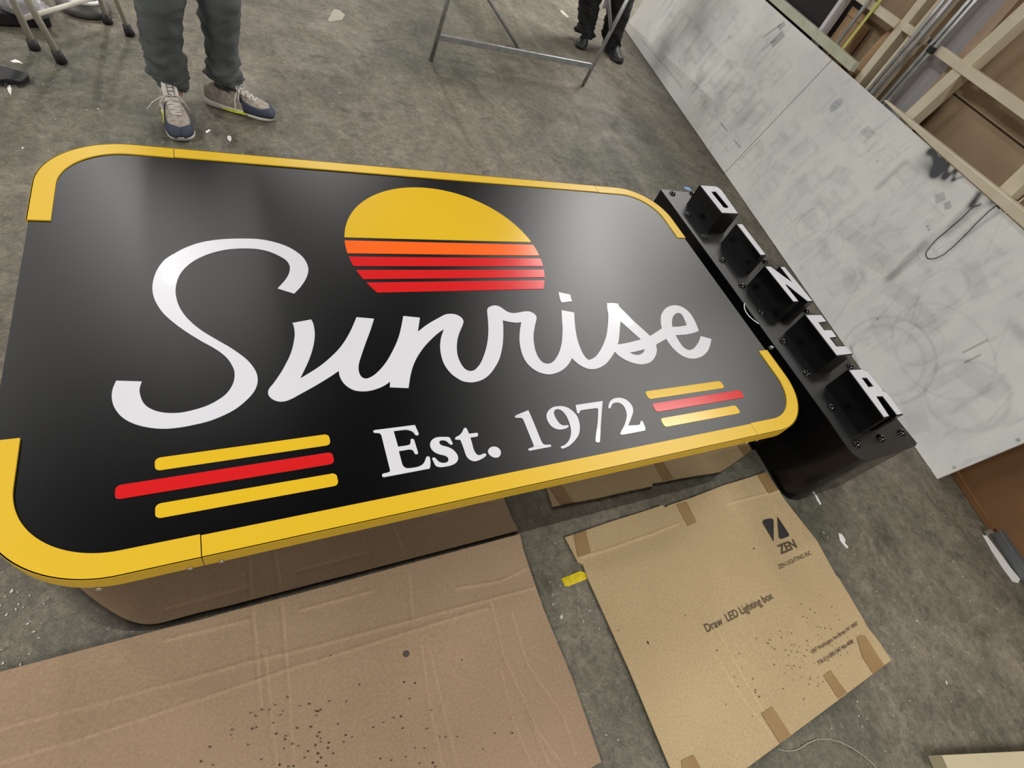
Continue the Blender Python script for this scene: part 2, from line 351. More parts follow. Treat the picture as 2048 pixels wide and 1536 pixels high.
word = (A(P('475,335* 748,284* 780,350 798,450 800,540 785,650 757,760 715,880 660,1000 588,1148* 700,1080 820,1005 930,925 1040,830 1150,720 1240,600 1310,480 1360,375 1412,250* 1669,273* 1620,430 1560,590 1500,760 1455,900 1442,970 1445,1040 1465,1095 1500,1135 1545,1148 1590,1140'))
 + B(P('200,1175 290,1095 380,985 450,870 520,730 570,600 600,480 618,390 634,306* 877,331* 847,536* 950,455 1050,390 1150,335 1240,288 1300,276 1370,278 1430,295 1485,332 1512,375 1508,420 1485,480 1455,550 1430,630 1418,720 1417,800 1428,880 1455,960 1500,1040 1550,1090 1610,1111 1670,1100 1720,1055 1770,985 1810,890 1845,780 1868,660 1878,540 1876,420 1868,310 1860,230'))
 + Cc(P('262,338 300,312 350,299 400,303 450,325 500,360 560,395 620,410 680,407 740,397 800,386 860,386 910,402 950,430 972,465 972,500 960,550 945,620 932,700 930,780 937,860 955,950 990,1040 1040,1110 1090,1143 1140,1150 1190,1138 1240,1095 1290,1015 1325,920 1345,820 1353,700 1353,600 1345,500 1340,368* 1525,402* 1530,520 1545,660 1570,790 1605,900 1650,1000 1700,1070 1740,1093 1780,1083'))
 + D(P('540,890 590,820 630,740 660,650 675,550 682,450 680,370 665,269* 797,276* 812,312 900,400 990,490 1080,570 1172,655* 1240,612 1310,565* 1298,500 1297,440 1310,390 1345,340 1395,308 1460,296 1530,308 1600,350 1655,410 1700,490 1743,594* 1690,615 1620,632 1550,640 1470,645* 1500,700 1540,760 1580,800 1625,819 1670,808 1710,770 1745,715 1765,656* 1888,690* 1875,760 1845,830 1790,885 1720,915 1650,918 1580,900 1510,860 1440,795 1395,740 1362,688* 1300,722 1242,755* 1250,820 1238,880 1200,940 1150,972 1080,986 1010,978 930,955 850,915 795,875 760,838* 720,900 670,965 610,1010 550,1035 490,1042 430,1032 360,1000 300,955 257,912* 230,965 190,1015 130,1062'))
 + Cc(P('1243,1292 1170,1305 1080,1295 990,1265 900,1205 820,1120 765,1010 738,910 725,800 727,700 737,620 750,543* 680,548 600,540 530,527 478,514* 486,600 487,720 480,850 462,960 430,1080 380,1180 310,1280 230,1355 140,1400 50,1420'))
 + B(P('1609,1274 1520,1262 1440,1225 1350,1160 1270,1070 1215,970 1185,860 1173,760 1178,670 1195,590 1228,500* 1150,550 1070,620 980,710 900,810 830,920 780,1030 745,1150 725,1260 711,1359* 437,1348* 441,1265* 370,1315 290,1355 190,1388 90,1405'))
 + A(P('1463,1331 1390,1320 1310,1285 1240,1230 1190,1165 1163,1100 1152,1035* 1050,1105 930,1180 800,1258 680,1325 570,1385 480,1435 390,1472 310,1484 240,1475 180,1447 135,1405 118,1360 125,1315 150,1275 200,1215 260,1130 320,1040 380,930 430,830 470,720 495,610 508,510 502,430 490,370')))
letter('joined_script_letters', [word, D(P('818,475* 1065,695* 930,730 793,755* 808,680 817,560')), D(P('930,850* 1030,830 1110,808* 1090,850 1040,876 990,873')),
       D(P('1432,548* 1427,490 1440,430 1470,395 1505,384 1540,400 1570,450 1602,530* 1510,545'))], sub=5)
letter('letter_dot', [D(P('100,140* 238,170* 248,215 262,248* 140,263* 118,225'))])
letter('letter_e', [E(P('62,330* 95,308* 920,203* 1000,385* 980,412 945,412 925,395 880,345 820,315 750,300 690,302 485,328* 575,648* 760,622 815,600 830,560 832,505 850,490 885,490 905,510* 985,770* 975,797 940,800 915,785* 890,735 860,712 810,703 590,738* 655,985 680,1040 740,1085 840,1085 960,1065 1050,1030 1110,970 1155,860 1180,847 1220,855* 1238,950 1235,1050 1220,1095* 290,1270* 255,1260 248,1215* 270,1200 370,1175 410,1150 405,1100* 235,420* 215,385 180,368 85,362*'))])
letter('letter_s', [E(P('1275,890 1300,870 1330,875 1370,915 1420,960 1480,978 1540,978 1590,955 1608,915 1595,870 1550,835 1480,815 1400,795 1320,755 1265,700 1235,640 1232,590 1250,535 1310,480 1390,453 1500,448 1600,450 1635,465* 1670,530 1692,580 1685,600 1650,603 1610,570 1560,530 1500,515 1450,520 1422,545 1425,580 1460,615 1540,640 1620,665 1700,710 1760,770 1795,830 1805,890 1785,950 1730,1000 1640,1035 1540,1055 1440,1065 1370,1050 1335,1020 1300,950'))])
letter('letter_t', [Fc(P('255,655* 275,630 330,600 375,550 405,490 430,475 455,485 480,540 495,575* 630,558* 650,580 645,610 630,622* 518,640* 545,730 575,840 605,900 640,935 680,940 720,925 755,912 785,920 785,950 750,980 690,1015 620,1040 560,1038 500,1010 455,960 430,900 400,810 370,730 345,675* 270,672'))])
letter('letter_dot', [Fc(P('820,885 830,840 870,805 925,793 980,808 1022,845 1040,890 1030,940 1000,972 950,982 890,965 845,930'))])
letter('numeral_one', [Fc(P('1275,280* 1300,258 1508,172* 1560,290 1620,430 1680,580 1730,700 1760,745 1800,762 1885,760* 1900,785* 1895,795* 1540,863* 1515,855 1508,830* 1580,805 1600,790 1595,755* 1420,325* 1385,303 1295,300*'))])
letter('numeral_nine', [G(P('355,970* 370,995* 400,998* 500,950 600,855 660,760 680,660 672,560 640,460 580,380 490,310 400,278 320,275 230,290 160,335 118,400 115,470 140,540 190,610 260,655 340,672 420,662 470,640 490,612 475,598* 420,605 370,595 320,555 270,480 240,410 240,365 265,335 310,325 370,350 430,410 480,500 515,600 530,690 520,790 480,880 420,940 370,958*'))])
letter('numeral_seven', [G(P('610,255* 1070,187* 1050,420 1035,640 1020,885* 975,888 948,860* 960,740 985,540 995,330* 975,305* 700,345 680,365 670,395* 645,398 630,370*'))])
letter('numeral_two', [G(P('1168,275 1185,215 1225,165 1290,137 1370,133 1450,155 1530,215 1580,290 1590,370 1570,440 1540,520 1505,605* 1680,595 1712,570 1715,540 1735,525 1755,540 1795,640 1790,690* 1400,762* 1375,745 1380,720* 1440,600 1475,480 1480,400 1460,330 1420,260 1360,220 1300,213 1240,235 1215,280 1200,312* 1170,312*'))])
adopt(sign)

# ------------------------------------------------------------------ DINER box
ZD = .28*S; ZT = (.33+.037)*S
box = empty('letter_box_sign', tuple(at(1560, 640, 0)), 'long narrow black box sign with raised DINER letters standing beside the big sign', 'sign')
dl = P('1321,377* 1331,374 1348,374* 1376,380* 1383,385* 1832,876 1835,883 1834,890 1829,894 1820,896* 1783,908 1760,916 1747,920 1734,921 1721,918 1707,908 1695,894 1676,867 1645,820*')
# the straight right-hand side, mostly behind the letters, runs parallel to the left one
pl = [Vector(p) for p in flat(ZD)([(1321, 378)])][0]; pe = Vector(flat(ZD)([(1645, 820)])[0]); dr = (pe-pl).normalized(); nn = Vector((-dr.y, dr.x))
cor = [Vector(p) for p in flat(ZD)([(q[0], q[1]) for q in P('1834,886 1832,891 1820,896 1783,908 1760,916 1747,920 1734,921 1721,918 1707,908 1695,894 1676,867 1660,843')])]
wid = (cor[0]-pl).dot(nn)
topR = pl + nn*wid
o2 = [pl] + [pl + nn*(wid-.012)] + [topR + dr*.012] + [cor[0]-dr*.03] + cor
mb = MB(); mb.prism([[tuple(p) for p in o2]], ZD-.004, ZD); mb.build('face_panel', BLKF, box, bevel=.0012)
cen = sum(o2, Vector((0, 0)))/len(o2)
ins = [p + (cen-p).normalized()*.004 for p in o2]
mb = MB(); mb.prism([[tuple(p) for p in ins]], .004, ZD-.004); mb.build('box_return', BLK, box, sm=2)
a = cr(1290, 350, .12695); b = cr(1460, 500, .12695); c = cr(1560, 640, .14648); d = cr(1500, 820, .1953)
for q in a([(440, 283), (755, 290), (680, 612), (945, 960), (1222, 1330), (1900, 1352)]) + b([(195, 550), (505, 975), (850, 1435), (1210, 950)]) + c([(370, 715), (705, 1180), (968, 628)]) + d([(1100, 340), (1350, 283), (1562, 222)]):
    p = at(q[0], q[1], ZD+.006)
    mb = MB(); n = 6
    mb.tube([(p.x, p.y, ZD-.001), (p.x, p.y, ZD+.003)], .0165, 18)
    mb.dome((p.x, p.y, ZD+.003), .0155, .011, 18, 6)
    origin_to(mb.build('bolt', BOLTM, box, sm=True), (p.x, p.y, ZD))
def dletter(name, loops, rim=.0045):
    f = flat(ZT); lo = [f([(x, y) for x, y in l]) for l in loops]
    def grow(l, k, sign_):
        n = len(l); ar = sum(l[i][0]*l[(i+1) % n][1]-l[(i+1) % n][0]*l[i][1] for i in range(n)); sg = 1 if ar > 0 else -1; out = []
        for i in range(n):
            p0, p1, p2 = Vector(l[i-1]), Vector(l[i]), Vector(l[(i+1) % n])
            d1 = (p1-p0).normalized(); d2 = (p2-p1).normalized()
            n1 = Vector((d1.y, -d1.x)); n2 = Vector((d2.y, -d2.x)); m = (n1+n2); m = m.normalized() if m.length > 1e-6 else n1
            k2 = k/max(.45, m.dot(n1)); out.append(tuple(p1 + m*k2*sg*sign_))
        return out
    G_ = [grow(l, rim, 1 if i == 0 else -1) for i, l in enumerate(lo)]
    mb = MB(); mb.prism(G_, ZD-.001, ZT-.0015); ret = mb.build(name, BLK, box, bevel=.0008)
    mb = MB(); mb.prism(lo, ZT-.003, ZT); fc = mb.build('letter_face', WHT, ret)
dletter('letter_d', [a([(878, 163), (1215, 592), (1462, 603), (1205, 240), (1150, 195), (1110, 180)]), a([(1040, 262), (1115, 257), (1318, 500), (1300, 522), (1240, 512)])])
dletter('letter_i', [a([(1455, 775), (1533, 775), (1898, 1252), (1825, 1255)])])
dletter('letter_n', [b([(565, 262), (638, 262), (965, 500), (973, 490), (800, 266), (860, 268), (1296, 800), (1225, 802), (895, 540), (870, 545), (1075, 803), (1003, 808)])])
dletter('letter_e', [b([(1200, 1025), (1438, 1025), (1515, 1125), (1390, 1138), (1480, 1262), (1602, 1264), (1675, 1365), (1565, 1380)]) + c([(770, 362), (900, 358), (982, 458), (780, 480)])])
dletter('letter_r', [c([(950, 685), (1120, 674), (1190, 705), (1250, 770), (1330, 870), (1395, 945), (1400, 970), (1450, 990), (1520, 1070), (1668, 1278), (1600, 1292), (1405, 1038), (1312, 1042), (1488, 1308), (1425, 1325)]), c([(1112, 787), (1190, 787), (1282, 905), (1210, 918)])])
mb = MB(); tp = flat(ZD+.0008)(a([(610, 185), (690, 192), (748, 252), (640, 225)])); mb.prism([tp], ZD+.0002, ZD+.0008); mb.build('blue_tape', mat('blue_tape', (.16, .30, .60), .6), box)
adopt(box)
# cable loop and spacer between the two signs
mb = MB(); k = cr(1460, 500, .12695)
pth = [at(x, y, .346) for x, y, _ in k(P('232,838 224,870 226,915 245,965 300,1045 370,1105 452,1163'))]
mb.tube(pth, .0019, 8); o = mb.build('cable_loop', CABLEW, sm=True); origin_to(o, pth[0]); tag(o, 'thin white cable looping out of the gap between the two signs', 'cable')
p = at(1546, 692, .345)
mb = MB(); mb.box((p.x, p.y, .335), (.016, .012, .012), None); o = mb.build('spacer_bracket', GALV, bevel=.002); origin_to(o, (p.x, p.y, .325)); tag(o, 'tiny grey metal bracket bridging the gap between the two signs', 'bracket')

# ------------------------------------------------------------------ cardboard sheets
def kraft_mat(name, c1, c2, sc):
    m = mat(name, c1, .8, noise_=(2.2, 5, .3, .7), col2=c2, spec=.25, bump=(260, .12, .0006))
    N = m.node_tree.nodes; L = m.node_tree.links; pb = N['Principled BSDF']; src = pb.inputs['Base Color'].links[0].from_socket
    at_ = N.new('ShaderNodeAttribute'); at_.attribute_name = 'crease_tone'; tc = N.new('ShaderNodeTexCoord'); n = N.new('ShaderNodeTexNoise'); n.inputs['Scale'].default_value = 180; n.inputs['Detail'].default_value = 3; L.new(tc.outputs['Object'], n.inputs['Vector'])
    r = N.new('ShaderNodeValToRGB'); r.color_ramp.elements[0].position = .3; r.color_ramp.elements[1].position = .7; r.color_ramp.elements[0].color = (.88, .88, .88, 1); r.color_ramp.elements[1].color = (1.1, 1.1, 1.1, 1); L.new(n.outputs['Fac'], r.inputs[0])
    for q in (at_.outputs['Color'], r.outputs[0]):
        x = N.new('ShaderNodeMix'); x.data_type = 'RGBA'; x.blend_type = 'MULTIPLY'; x.inputs[0].default_value = 1; L.new(src, x.inputs[6]); L.new(q, x.inputs[7]); src = x.outputs[2]
    L.new(src, pb.inputs['Base Color'])
    return m
CB1 = kraft_mat('cardboard_brown', (.335, .235, .15), (.28, .195, .122), 1)
CB2 = kraft_mat('cardboard_tan', (.46, .345, .195), (.385, .288, .16), 1)
TAPEB = mat('brown_tape', (.29, .195, .085), .55, spec=.3, noise_=(10, 3, .3, .7), col2=(.26, .16, .07))
HOLE = mat('hole_dark', (.035, .022, .012), .9)
INK = mat('black_ink', (.022, .022, .022), .7)
INK2 = mat('brown_ink', (.075, .05, .03), .7)
def poly_at(pl, t):
    L = [0]
    for i in range(1, len(pl)): L.append(L[-1] + math.dist(pl[i], pl[i-1]))
    d = t*L[-1]
    for i in range(1, len(pl)):
        if d <= L[i] or i == len(pl)-1:
            k = (d-L[i-1])/max(1e-9, L[i]-L[i-1]); return (pl[i-1][0]+(pl[i][0]-pl[i-1][0])*k, pl[i-1][1]+(pl[i][1]-pl[i-1][1])*k)
def sheet(name, top, right, bottom, left, z, nu, nv, creases, m, curl=None):
    T = np.array([poly_at(top, i/nu) for i in range(nu+1)]); Bt = np.array([poly_at(bottom, i/nu) for i in range(nu+1)])
    Lf = np.array([poly_at(left, j/nv) for j in range(nv+1)]); Rt = np.array([poly_at(right, j/nv) for j in range(nv+1)])
    u = np.linspace(0, 1, nu+1)[None, :, None]; v = np.linspace(0, 1, nv+1)[:, None, None]
    G_ = (1-v)*T[None] + v*Bt[None] + (1-u)*Lf[:, None] + u*Rt[:, None] - ((1-u)*(1-v)*T[0] + u*(1-v)*T[-1] + (1-u)*v*Bt[0] + u*v*Bt[-1])
    X, Y = G_[..., 0], G_[..., 1]; Z = np.full_like(X, z); WR = np.zeros_like(X)
    for pts, amp, wd in creases:
        for i in range(len(pts)-1):
            ax, ay = pts[i]; bx, by = pts[i+1]; dx, dy = bx-ax, by-ay; L2 = dx*dx+dy*dy
            t = np.clip(((X-ax)*dx+(Y-ay)*dy)/L2, 0, 1); dd = np.hypot(X-ax-t*dx, Y-ay-t*dy)
            Z = Z + amp*np.exp(-(dd/wd)**2); WR = np.maximum(WR, np.exp(-(dd/(wd*.5))**2)) if amp > 0 else WR
    Z = Z + .0012*np.sin(X*7.1+Y*3)*np.sin(Y*9.3)
    if curl: Z = Z + curl(X, Y)
    n = (nu+1)*(nv+1); V = np.stack([X, Y, Z], -1).reshape(-1, 3)
    V2 = V.copy(); V2[:, 2] -= .004
    idx = np.arange(n).reshape(nv+1, nu+1)
    q = np.stack([idx[:-1, :-1], idx[1:, :-1], idx[1:, 1:], idx[:-1, 1:]], -1).reshape(-1, 4)
    F = [tuple(r) for r in q.tolist()]
    bd = list(idx[0, :]) + list(idx[1:, -1]) + list(idx[-1, -2::-1]) + list(idx[-2:0:-1, 0])
    bmap = {int(v_): n+i for i, v_ in enumerate(bd)}; bl = [int(v_) for v_ in bd]
    V3 = np.concatenate([V, V2[bl]])
    for i in range(len(bl)):
        p_, q_ = bl[i], bl[(i+1) % len(bl)]; F.append((p_, q_, bmap[q_], bmap[p_]))
    F.append(tuple(bmap[i] for i in bl))
    me = bpy.data.meshes.new(name); me.from_pydata(V3.tolist(), [], F); me.update(); me.materials.append(m)
    me.polygons.foreach_set('use_smooth', [True]*len(me.polygons)); me.set_sharp_from_angle(angle=math.radians(40))
    full = np.ones((len(V3), 4)); full[:n, :3] = (1+.22*WR.reshape(-1, 1)); ca = me.color_attributes.new('crease_tone', 'FLOAT_COLOR', 'POINT'); ca.data.foreach_set('color', full.reshape(-1))  # sheet colour is lighter along the raised creases
    o = bpy.data.objects.new(name, me); COL.objects.link(o)
    return o
def crz(pts, z): return [tuple(at(x, y, z))[:2] for x, y in pts]
def dots(name, pts, z, parent, r=.0019, m=None):
    mb = MB()
    for x, y in pts:
        p = at(x, y, z); rr = r*random.uniform(.75, 1.25); e = random.uniform(.6, 1)
        mb.prism([[(p.x+rr*math.cos(k*math.pi/4), p.y+rr*e*math.sin(k*math.pi/4)) for k in range(8)]], z+.0002, z+.0012)
    o = mb.build(name, m or HOLE, parent); o['kind'] = 'stuff'; return o
Z1 = .012
XL = -.34
R2 = cr(0, 1150, .3125); R3 = cr(600, 1100, .3125); R4 = cr(400, 1300, .3418); K4 = cr(1100, 920, .4011); K5 = cr(1500, 980, .2865)
top = crz([(187, 1297), (281, 1269), (331, 1255), (403, 1241), (450, 1226), (572, 1195), (640, 1177), (760, 1144), (880, 1112), (960, 1090), (1040, 1068)], Z1)
top = [(XL, top[0][1]+.012)] + crz([(0, 1345), (103, 1320)], Z1) + top
top = [(x, min(y, -.003)) for x, y in top]
right = crz([(1040, 1068), (1047, 1100), (1087.5, 1219), (1144, 1356), (1203, 1524)], Z1)
bot = [(XL, -.61), (.3, -.605), right[-1]]; left = [top[0], bot[0]]
def dbl(pts, amp=-.0016, wd=.0045): return [(pts, amp*1.1, wd*.85), ([(x+.005, y+.0035) for x, y in pts], .0012, .0034)]
cre = []
for s_ in (R2([(0, 1000), (700, 815), (1640, 550), (1820, 510), (2048, 455)]) + R3([(700, 460), (1500, 245)]),
           R2([(0, 1215), (500, 1065), (1000, 900), (1640, 680), (1820, 615), (2048, 550)]) + R3([(600, 560), (1200, 375)]),
           R2([(1050, 430), (1600, 290)]), R3([(0, 390), (450, 270)]), R3([(1000, 250), (1280, 205), (1450, 120)])):
    cre += dbl(crz([q[:2] for q in s_], Z1), .0016, .0045)
for s_ in (R2([(1610, 210), (1640, 540), (1660, 860)]), R2([(1800, 190), (1830, 620), (1870, 1235)]), R2([(1690, 500), (1720, 860), (1760, 1235)]),
           R3([(770, 620), (820, 1000), (900, 1395)]), R3([(820, 640), (900, 1000), (1000, 1395)]), R3([(1220, 350), (1300, 700), (1420, 950), (1590, 1395)]),
           R3([(1350, 420), (1450, 740), (1680, 1080), (1760, 1330)]), R3([(1280, 780), (1350, 1080), (1480, 1395)]), R3([(1450, 1040), (1520, 1180), (1680, 1395)]), R3([(690, 150), (715, 440)])):
    cre += dbl(crz([q[:2] for q in s_], Z1), -.0018, .005)
o = sheet('cardboard_sheet', top, right, bot, left, Z1, 560, 240, cre, CB1, lambda X, Y: .012*np.exp(-((X+.1)/.35)**2)*np.exp(-((Y)/.12)**2))
tag(o, 'larger creased brown cardboard sheet on the floor in front of the big sign', 'cardboard')
dots('puncture_marks', R4([(295,368),(325,385),(362,350),(405,350),(440,322),(485,357),(512,277),(583,327),(638,315),(678,357),(690,360),(705,350),(680,382),(757,300),(856,302),(932,202),(188,467),(181,497),(305,460),(330,452),(430,427),(445,490),(500,503),(497,523),(568,457),(698,482),(687,505),(706,518),(704,537),(675,557),(754,543),(749,573),(780,605),(690,606),(632,592),(611,630),(708,630),(688,656),(540,550),(491,577),(575,560),(357,641),(280,555),(57,567),(75,673),(5,652),(465,672),(516,683),(548,680),(853,498),(890,510),(841,538),(1014,453),(1073,424),(1132,398),(1176,389),(1186,458),(1226,286),(1194,188),(1258,193),(1327,460),(1353,353),(1403,506),(1437,510),(1505,507),(1260,573),(1313,576),(1203,626),(1055,636),(1118,645),(1285,663),(1362,660),(1376,683),(1658,581),(1724,488),(1827,486),(1532,58),(765,33),(808,433),(738,678),(648,450),(470,380)]), Z1+.0012, o)
p = at(812, 1308, Z1); mb = MB(); mb.tube([(p.x, p.y, Z1), (p.x, p.y, Z1+.0032)], .0075, 18); mb.build('round_dark_mark', mat('smudge_grey', (.05, .045, .04), .7), o)

Z2 = .010
top = crz([q[:2] for q in K4([(75, 385), (180, 350), (300, 308), (440, 265), (560, 225), (577, 236), (592, 226), (700, 190), (860, 128), (1000, 85), (1078, 58)])], Z2)
right = crz([q[:2] for q in K4([(1078, 58), (1180, 210), (1330, 400), (1425, 575), (1440, 590), (1560, 790), (1580, 830), (1640, 905), (1702, 998)])], Z2)
c4 = (1.036*S, -.603*S)
bot = [c4] + crz([q[:2] for q in K4([(990, 1530), (1145, 1415), (1400, 1225), (1702, 998)])], Z2)
left = crz([q[:2] for q in K4([(75, 385), (120, 470), (140, 510), (165, 520), (190, 590), (280, 790), (400, 1060), (500, 1300), (600, 1536)])], Z2) + [c4]
cre = dbl(crz([q[:2] for q in K4([(150, 492), (330, 435), (500, 375), (640, 320)])], Z2), .0014, .005)
cre += dbl(crz([q[:2] for q in K4([(880, 225), (1000, 190), (1150, 155)])], Z2), .0014, .005)
cre += dbl(crz([q[:2] for q in K4([(830, 850), (900, 980), (1000, 1160), (1150, 1400)])], Z2), -.0014, .004)
cre += dbl(crz([q[:2] for q in K4([(845, 1020), (960, 1200), (1100, 1380)])], Z2), -.0008, .004)
o = sheet('printed_cardboard_sheet', top, right, bot, left, Z2, 320, 260, cre, CB2)
tag(o, 'tan cardboard sheet printed ZEN and Draw LED Lighting box, beside the larger sheet', 'cardboard')
card2 = o
for q, al in (('120,372 178,352 202,462 140,482', 0), ('630,222 680,207 732,310 686,330', 1), ('1035,75 1076,60 1140,150 1092,168', 0), ('1530,885 1550,872 1572,876 1612,940 1667,1025 1612,1064 1560,985', 1),
              ('1365,1075 1400,1050 1480,1160 1438,1190', 1), ('1055,1265 1108,1230 1200,1368 1147,1412', 1), ('655,1500 716,1470 750,1536 790,1610 700,1650 668,1570', 1)):
    mb = MB(); mb.prism([crz([q_[:2] for q_ in K4(P(q))], Z2+.002)], Z2+.0012, Z2+.0024); mb.build('tape_strip', TAPEB, card2)
dots('puncture_marks', K5([(485,735),(357,797),(280,822),(420,833),(455,857),(372,885),(400,893),(397,925),(555,944),(470,955),(492,960),(525,965),(565,970),(268,963),(265,993),(290,1000),(210,985),(222,1030),(145,1002),(138,1048),(127,1072),(155,1097),(170,1112),(247,1118),(290,1080),(313,1080),(345,1095),(400,1052),(405,1085),(397,1118),(475,1010),(502,1030),(330,1130),(270,1155),(290,1125),(378,1155),(390,1162),(367,1197),(450,1212),(258,1225),(275,1228),(308,1228),(350,1240),(292,1245),(243,1277),(170,1222),(297,1327),(422,1308),(420,1320),(362,1307),(412,1357),(475,1307),(480,1352),(475,1368),(508,1338),(232,1387),(40,1395),(38,1412),(68,1442),(20,1317),(43,1038),(548,1193),(632,1155),(680,1133),(612,1240),(637,1222),(682,1030),(375,1458),(600,878),(625,903),(570,815),(573,1090)])
     + K4([(340,850),(833,950),(905,930),(943,965),(960,1035),(920,1083),(938,1130),(1010,1090),(1023,1147),(1025,1160),(1043,1180),(877,1218),(1010,1278),(1117,1020),(1120,940),(1085,912),(675,775)]), Z2+.0012, card2, .0015)
for q, r in (((487, 911), .0045), ((1015, 442), .003)):
    x, y = K4([q])[0]; p = at(x, y, Z2); mb = MB(); mb.prism([[(p.x+r*.5*math.cos(k*.785), p.y+r*math.sin(k*.785)) for k in range(8)]], Z2, Z2+.002); mb.build('tear_mark', HOLE, card2)
for l in ('90,228* 103,208 155,200 165,215* 166,358*', '193,187* 270,305 269,322 218,341 204,330*'):
    mb = MB(); mb.prism([crz([q_ for q_ in smooth(K5(P(l)), 4)], Z2+.002)], Z2+.0014, Z2+.0022); mb.build('logo_mark', INK, card2)
def text(body, a_, b_, c_, m, bold=0, sx=None):   # a_ baseline start, b_ baseline end, c_ cap height above the start (pixels of the photograph)
    cu = bpy.data.curves.new('txt', 'FONT'); cu.body = body; cu.offset = bold; cu.resolution_u = 4
    to = bpy.data.objects.new('txt', cu); COL.objects.link(to); bpy.context.view_layer.update()
    me = bpy.data.meshes.new_from_object(to.evaluated_get(bpy.context.evaluated_depsgraph_get())); bpy.data.objects.remove(to)
    n = len(me.vertices); V = np.zeros(n*3); me.vertices.foreach_get('co', V); V = V.reshape(-1, 3)
    x0, x1 = V[:, 0].min(), V[:, 0].max(); ch = .729*1.0 if False else max(.5, np.percentile(V[:, 1], 99.5))
    z = Z2+.0022; a3, b3, c3 = at(*a_, z), at(*b_, z), at(*c_, z)
    X = np.array(b3-a3); Y = np.array(c3-a3)
    W_ = np.array(a3)[None] + ((V[:, 0]-x0)/(x1-x0))[:, None]*X[None] + (V[:, 1]/ch)[:, None]*Y[None]
    me.vertices.foreach_set('co', W_.reshape(-1)); me.update(); me.materials.append(m)
    o = bpy.data.objects.new('printed_text', me); COL.objects.link(o); o.parent = card2
k3 = cr(1390, 1170, .08789)
text('Draw  LED Lighting box', *k3([(285, 1078), (1800, 300), (200, 905)]), INK2, .004)
k6 = cr(1540, 1020, .08463)
text('ZEN', *k6([(265, 1045), (650, 880), (165, 845)]), INK2, .022)
text('ZEN LIGHTING INC.', *k6([(225, 1395), (1010, 1040), (180, 1300)]), INK2)
k7 = cr(1600, 1220, .078125)
text('1097 Washington Ave Bronx NY 10457', *k7([(330, 1125), (1500, 370), (275, 1035)]), INK2, .012)
text('718-213-5801/347 466-4088', *k7([(490, 1410), (1385, 830), (435, 1320)]), INK2, .012)

# ------------------------------------------------------------------ white boards leaning on the rack
ED = Vector((.2171314, -.0392344, .9753536))
def bp_(s, h, dep=0):      # along, up the board, depth behind its front
    p = rp(s, 0, 0)/S; nrm = Vector((RNW.x*.9754, RNW.y*.9754, -.2206))
    q = Vector((p.x, p.y, .002)) + ED*h + nrm*dep
    return q*S
def blob(s, h, x, y, rx, ry, ang=0):
    c_, s_ = math.cos(ang), math.sin(ang); dx = (s-x); dy = (h-y)
    return np.exp(-(((dx*c_+dy*s_)/rx)**2 + ((-dx*s_+dy*c_)/ry)**2))
def board_px(x, y):        # (s, h) on the board for a photograph position
    o_ = bp_(0, 0); u_ = Vector((RBD.x, RBD.y, 0)); n_ = u_.cross(ED); d = ray(x, y)
    t = (o_-CPOS).dot(n_)/d.dot(n_); p = CPOS+d*t-o_
    return p.dot(u_)/S, p.dot(ED)/S
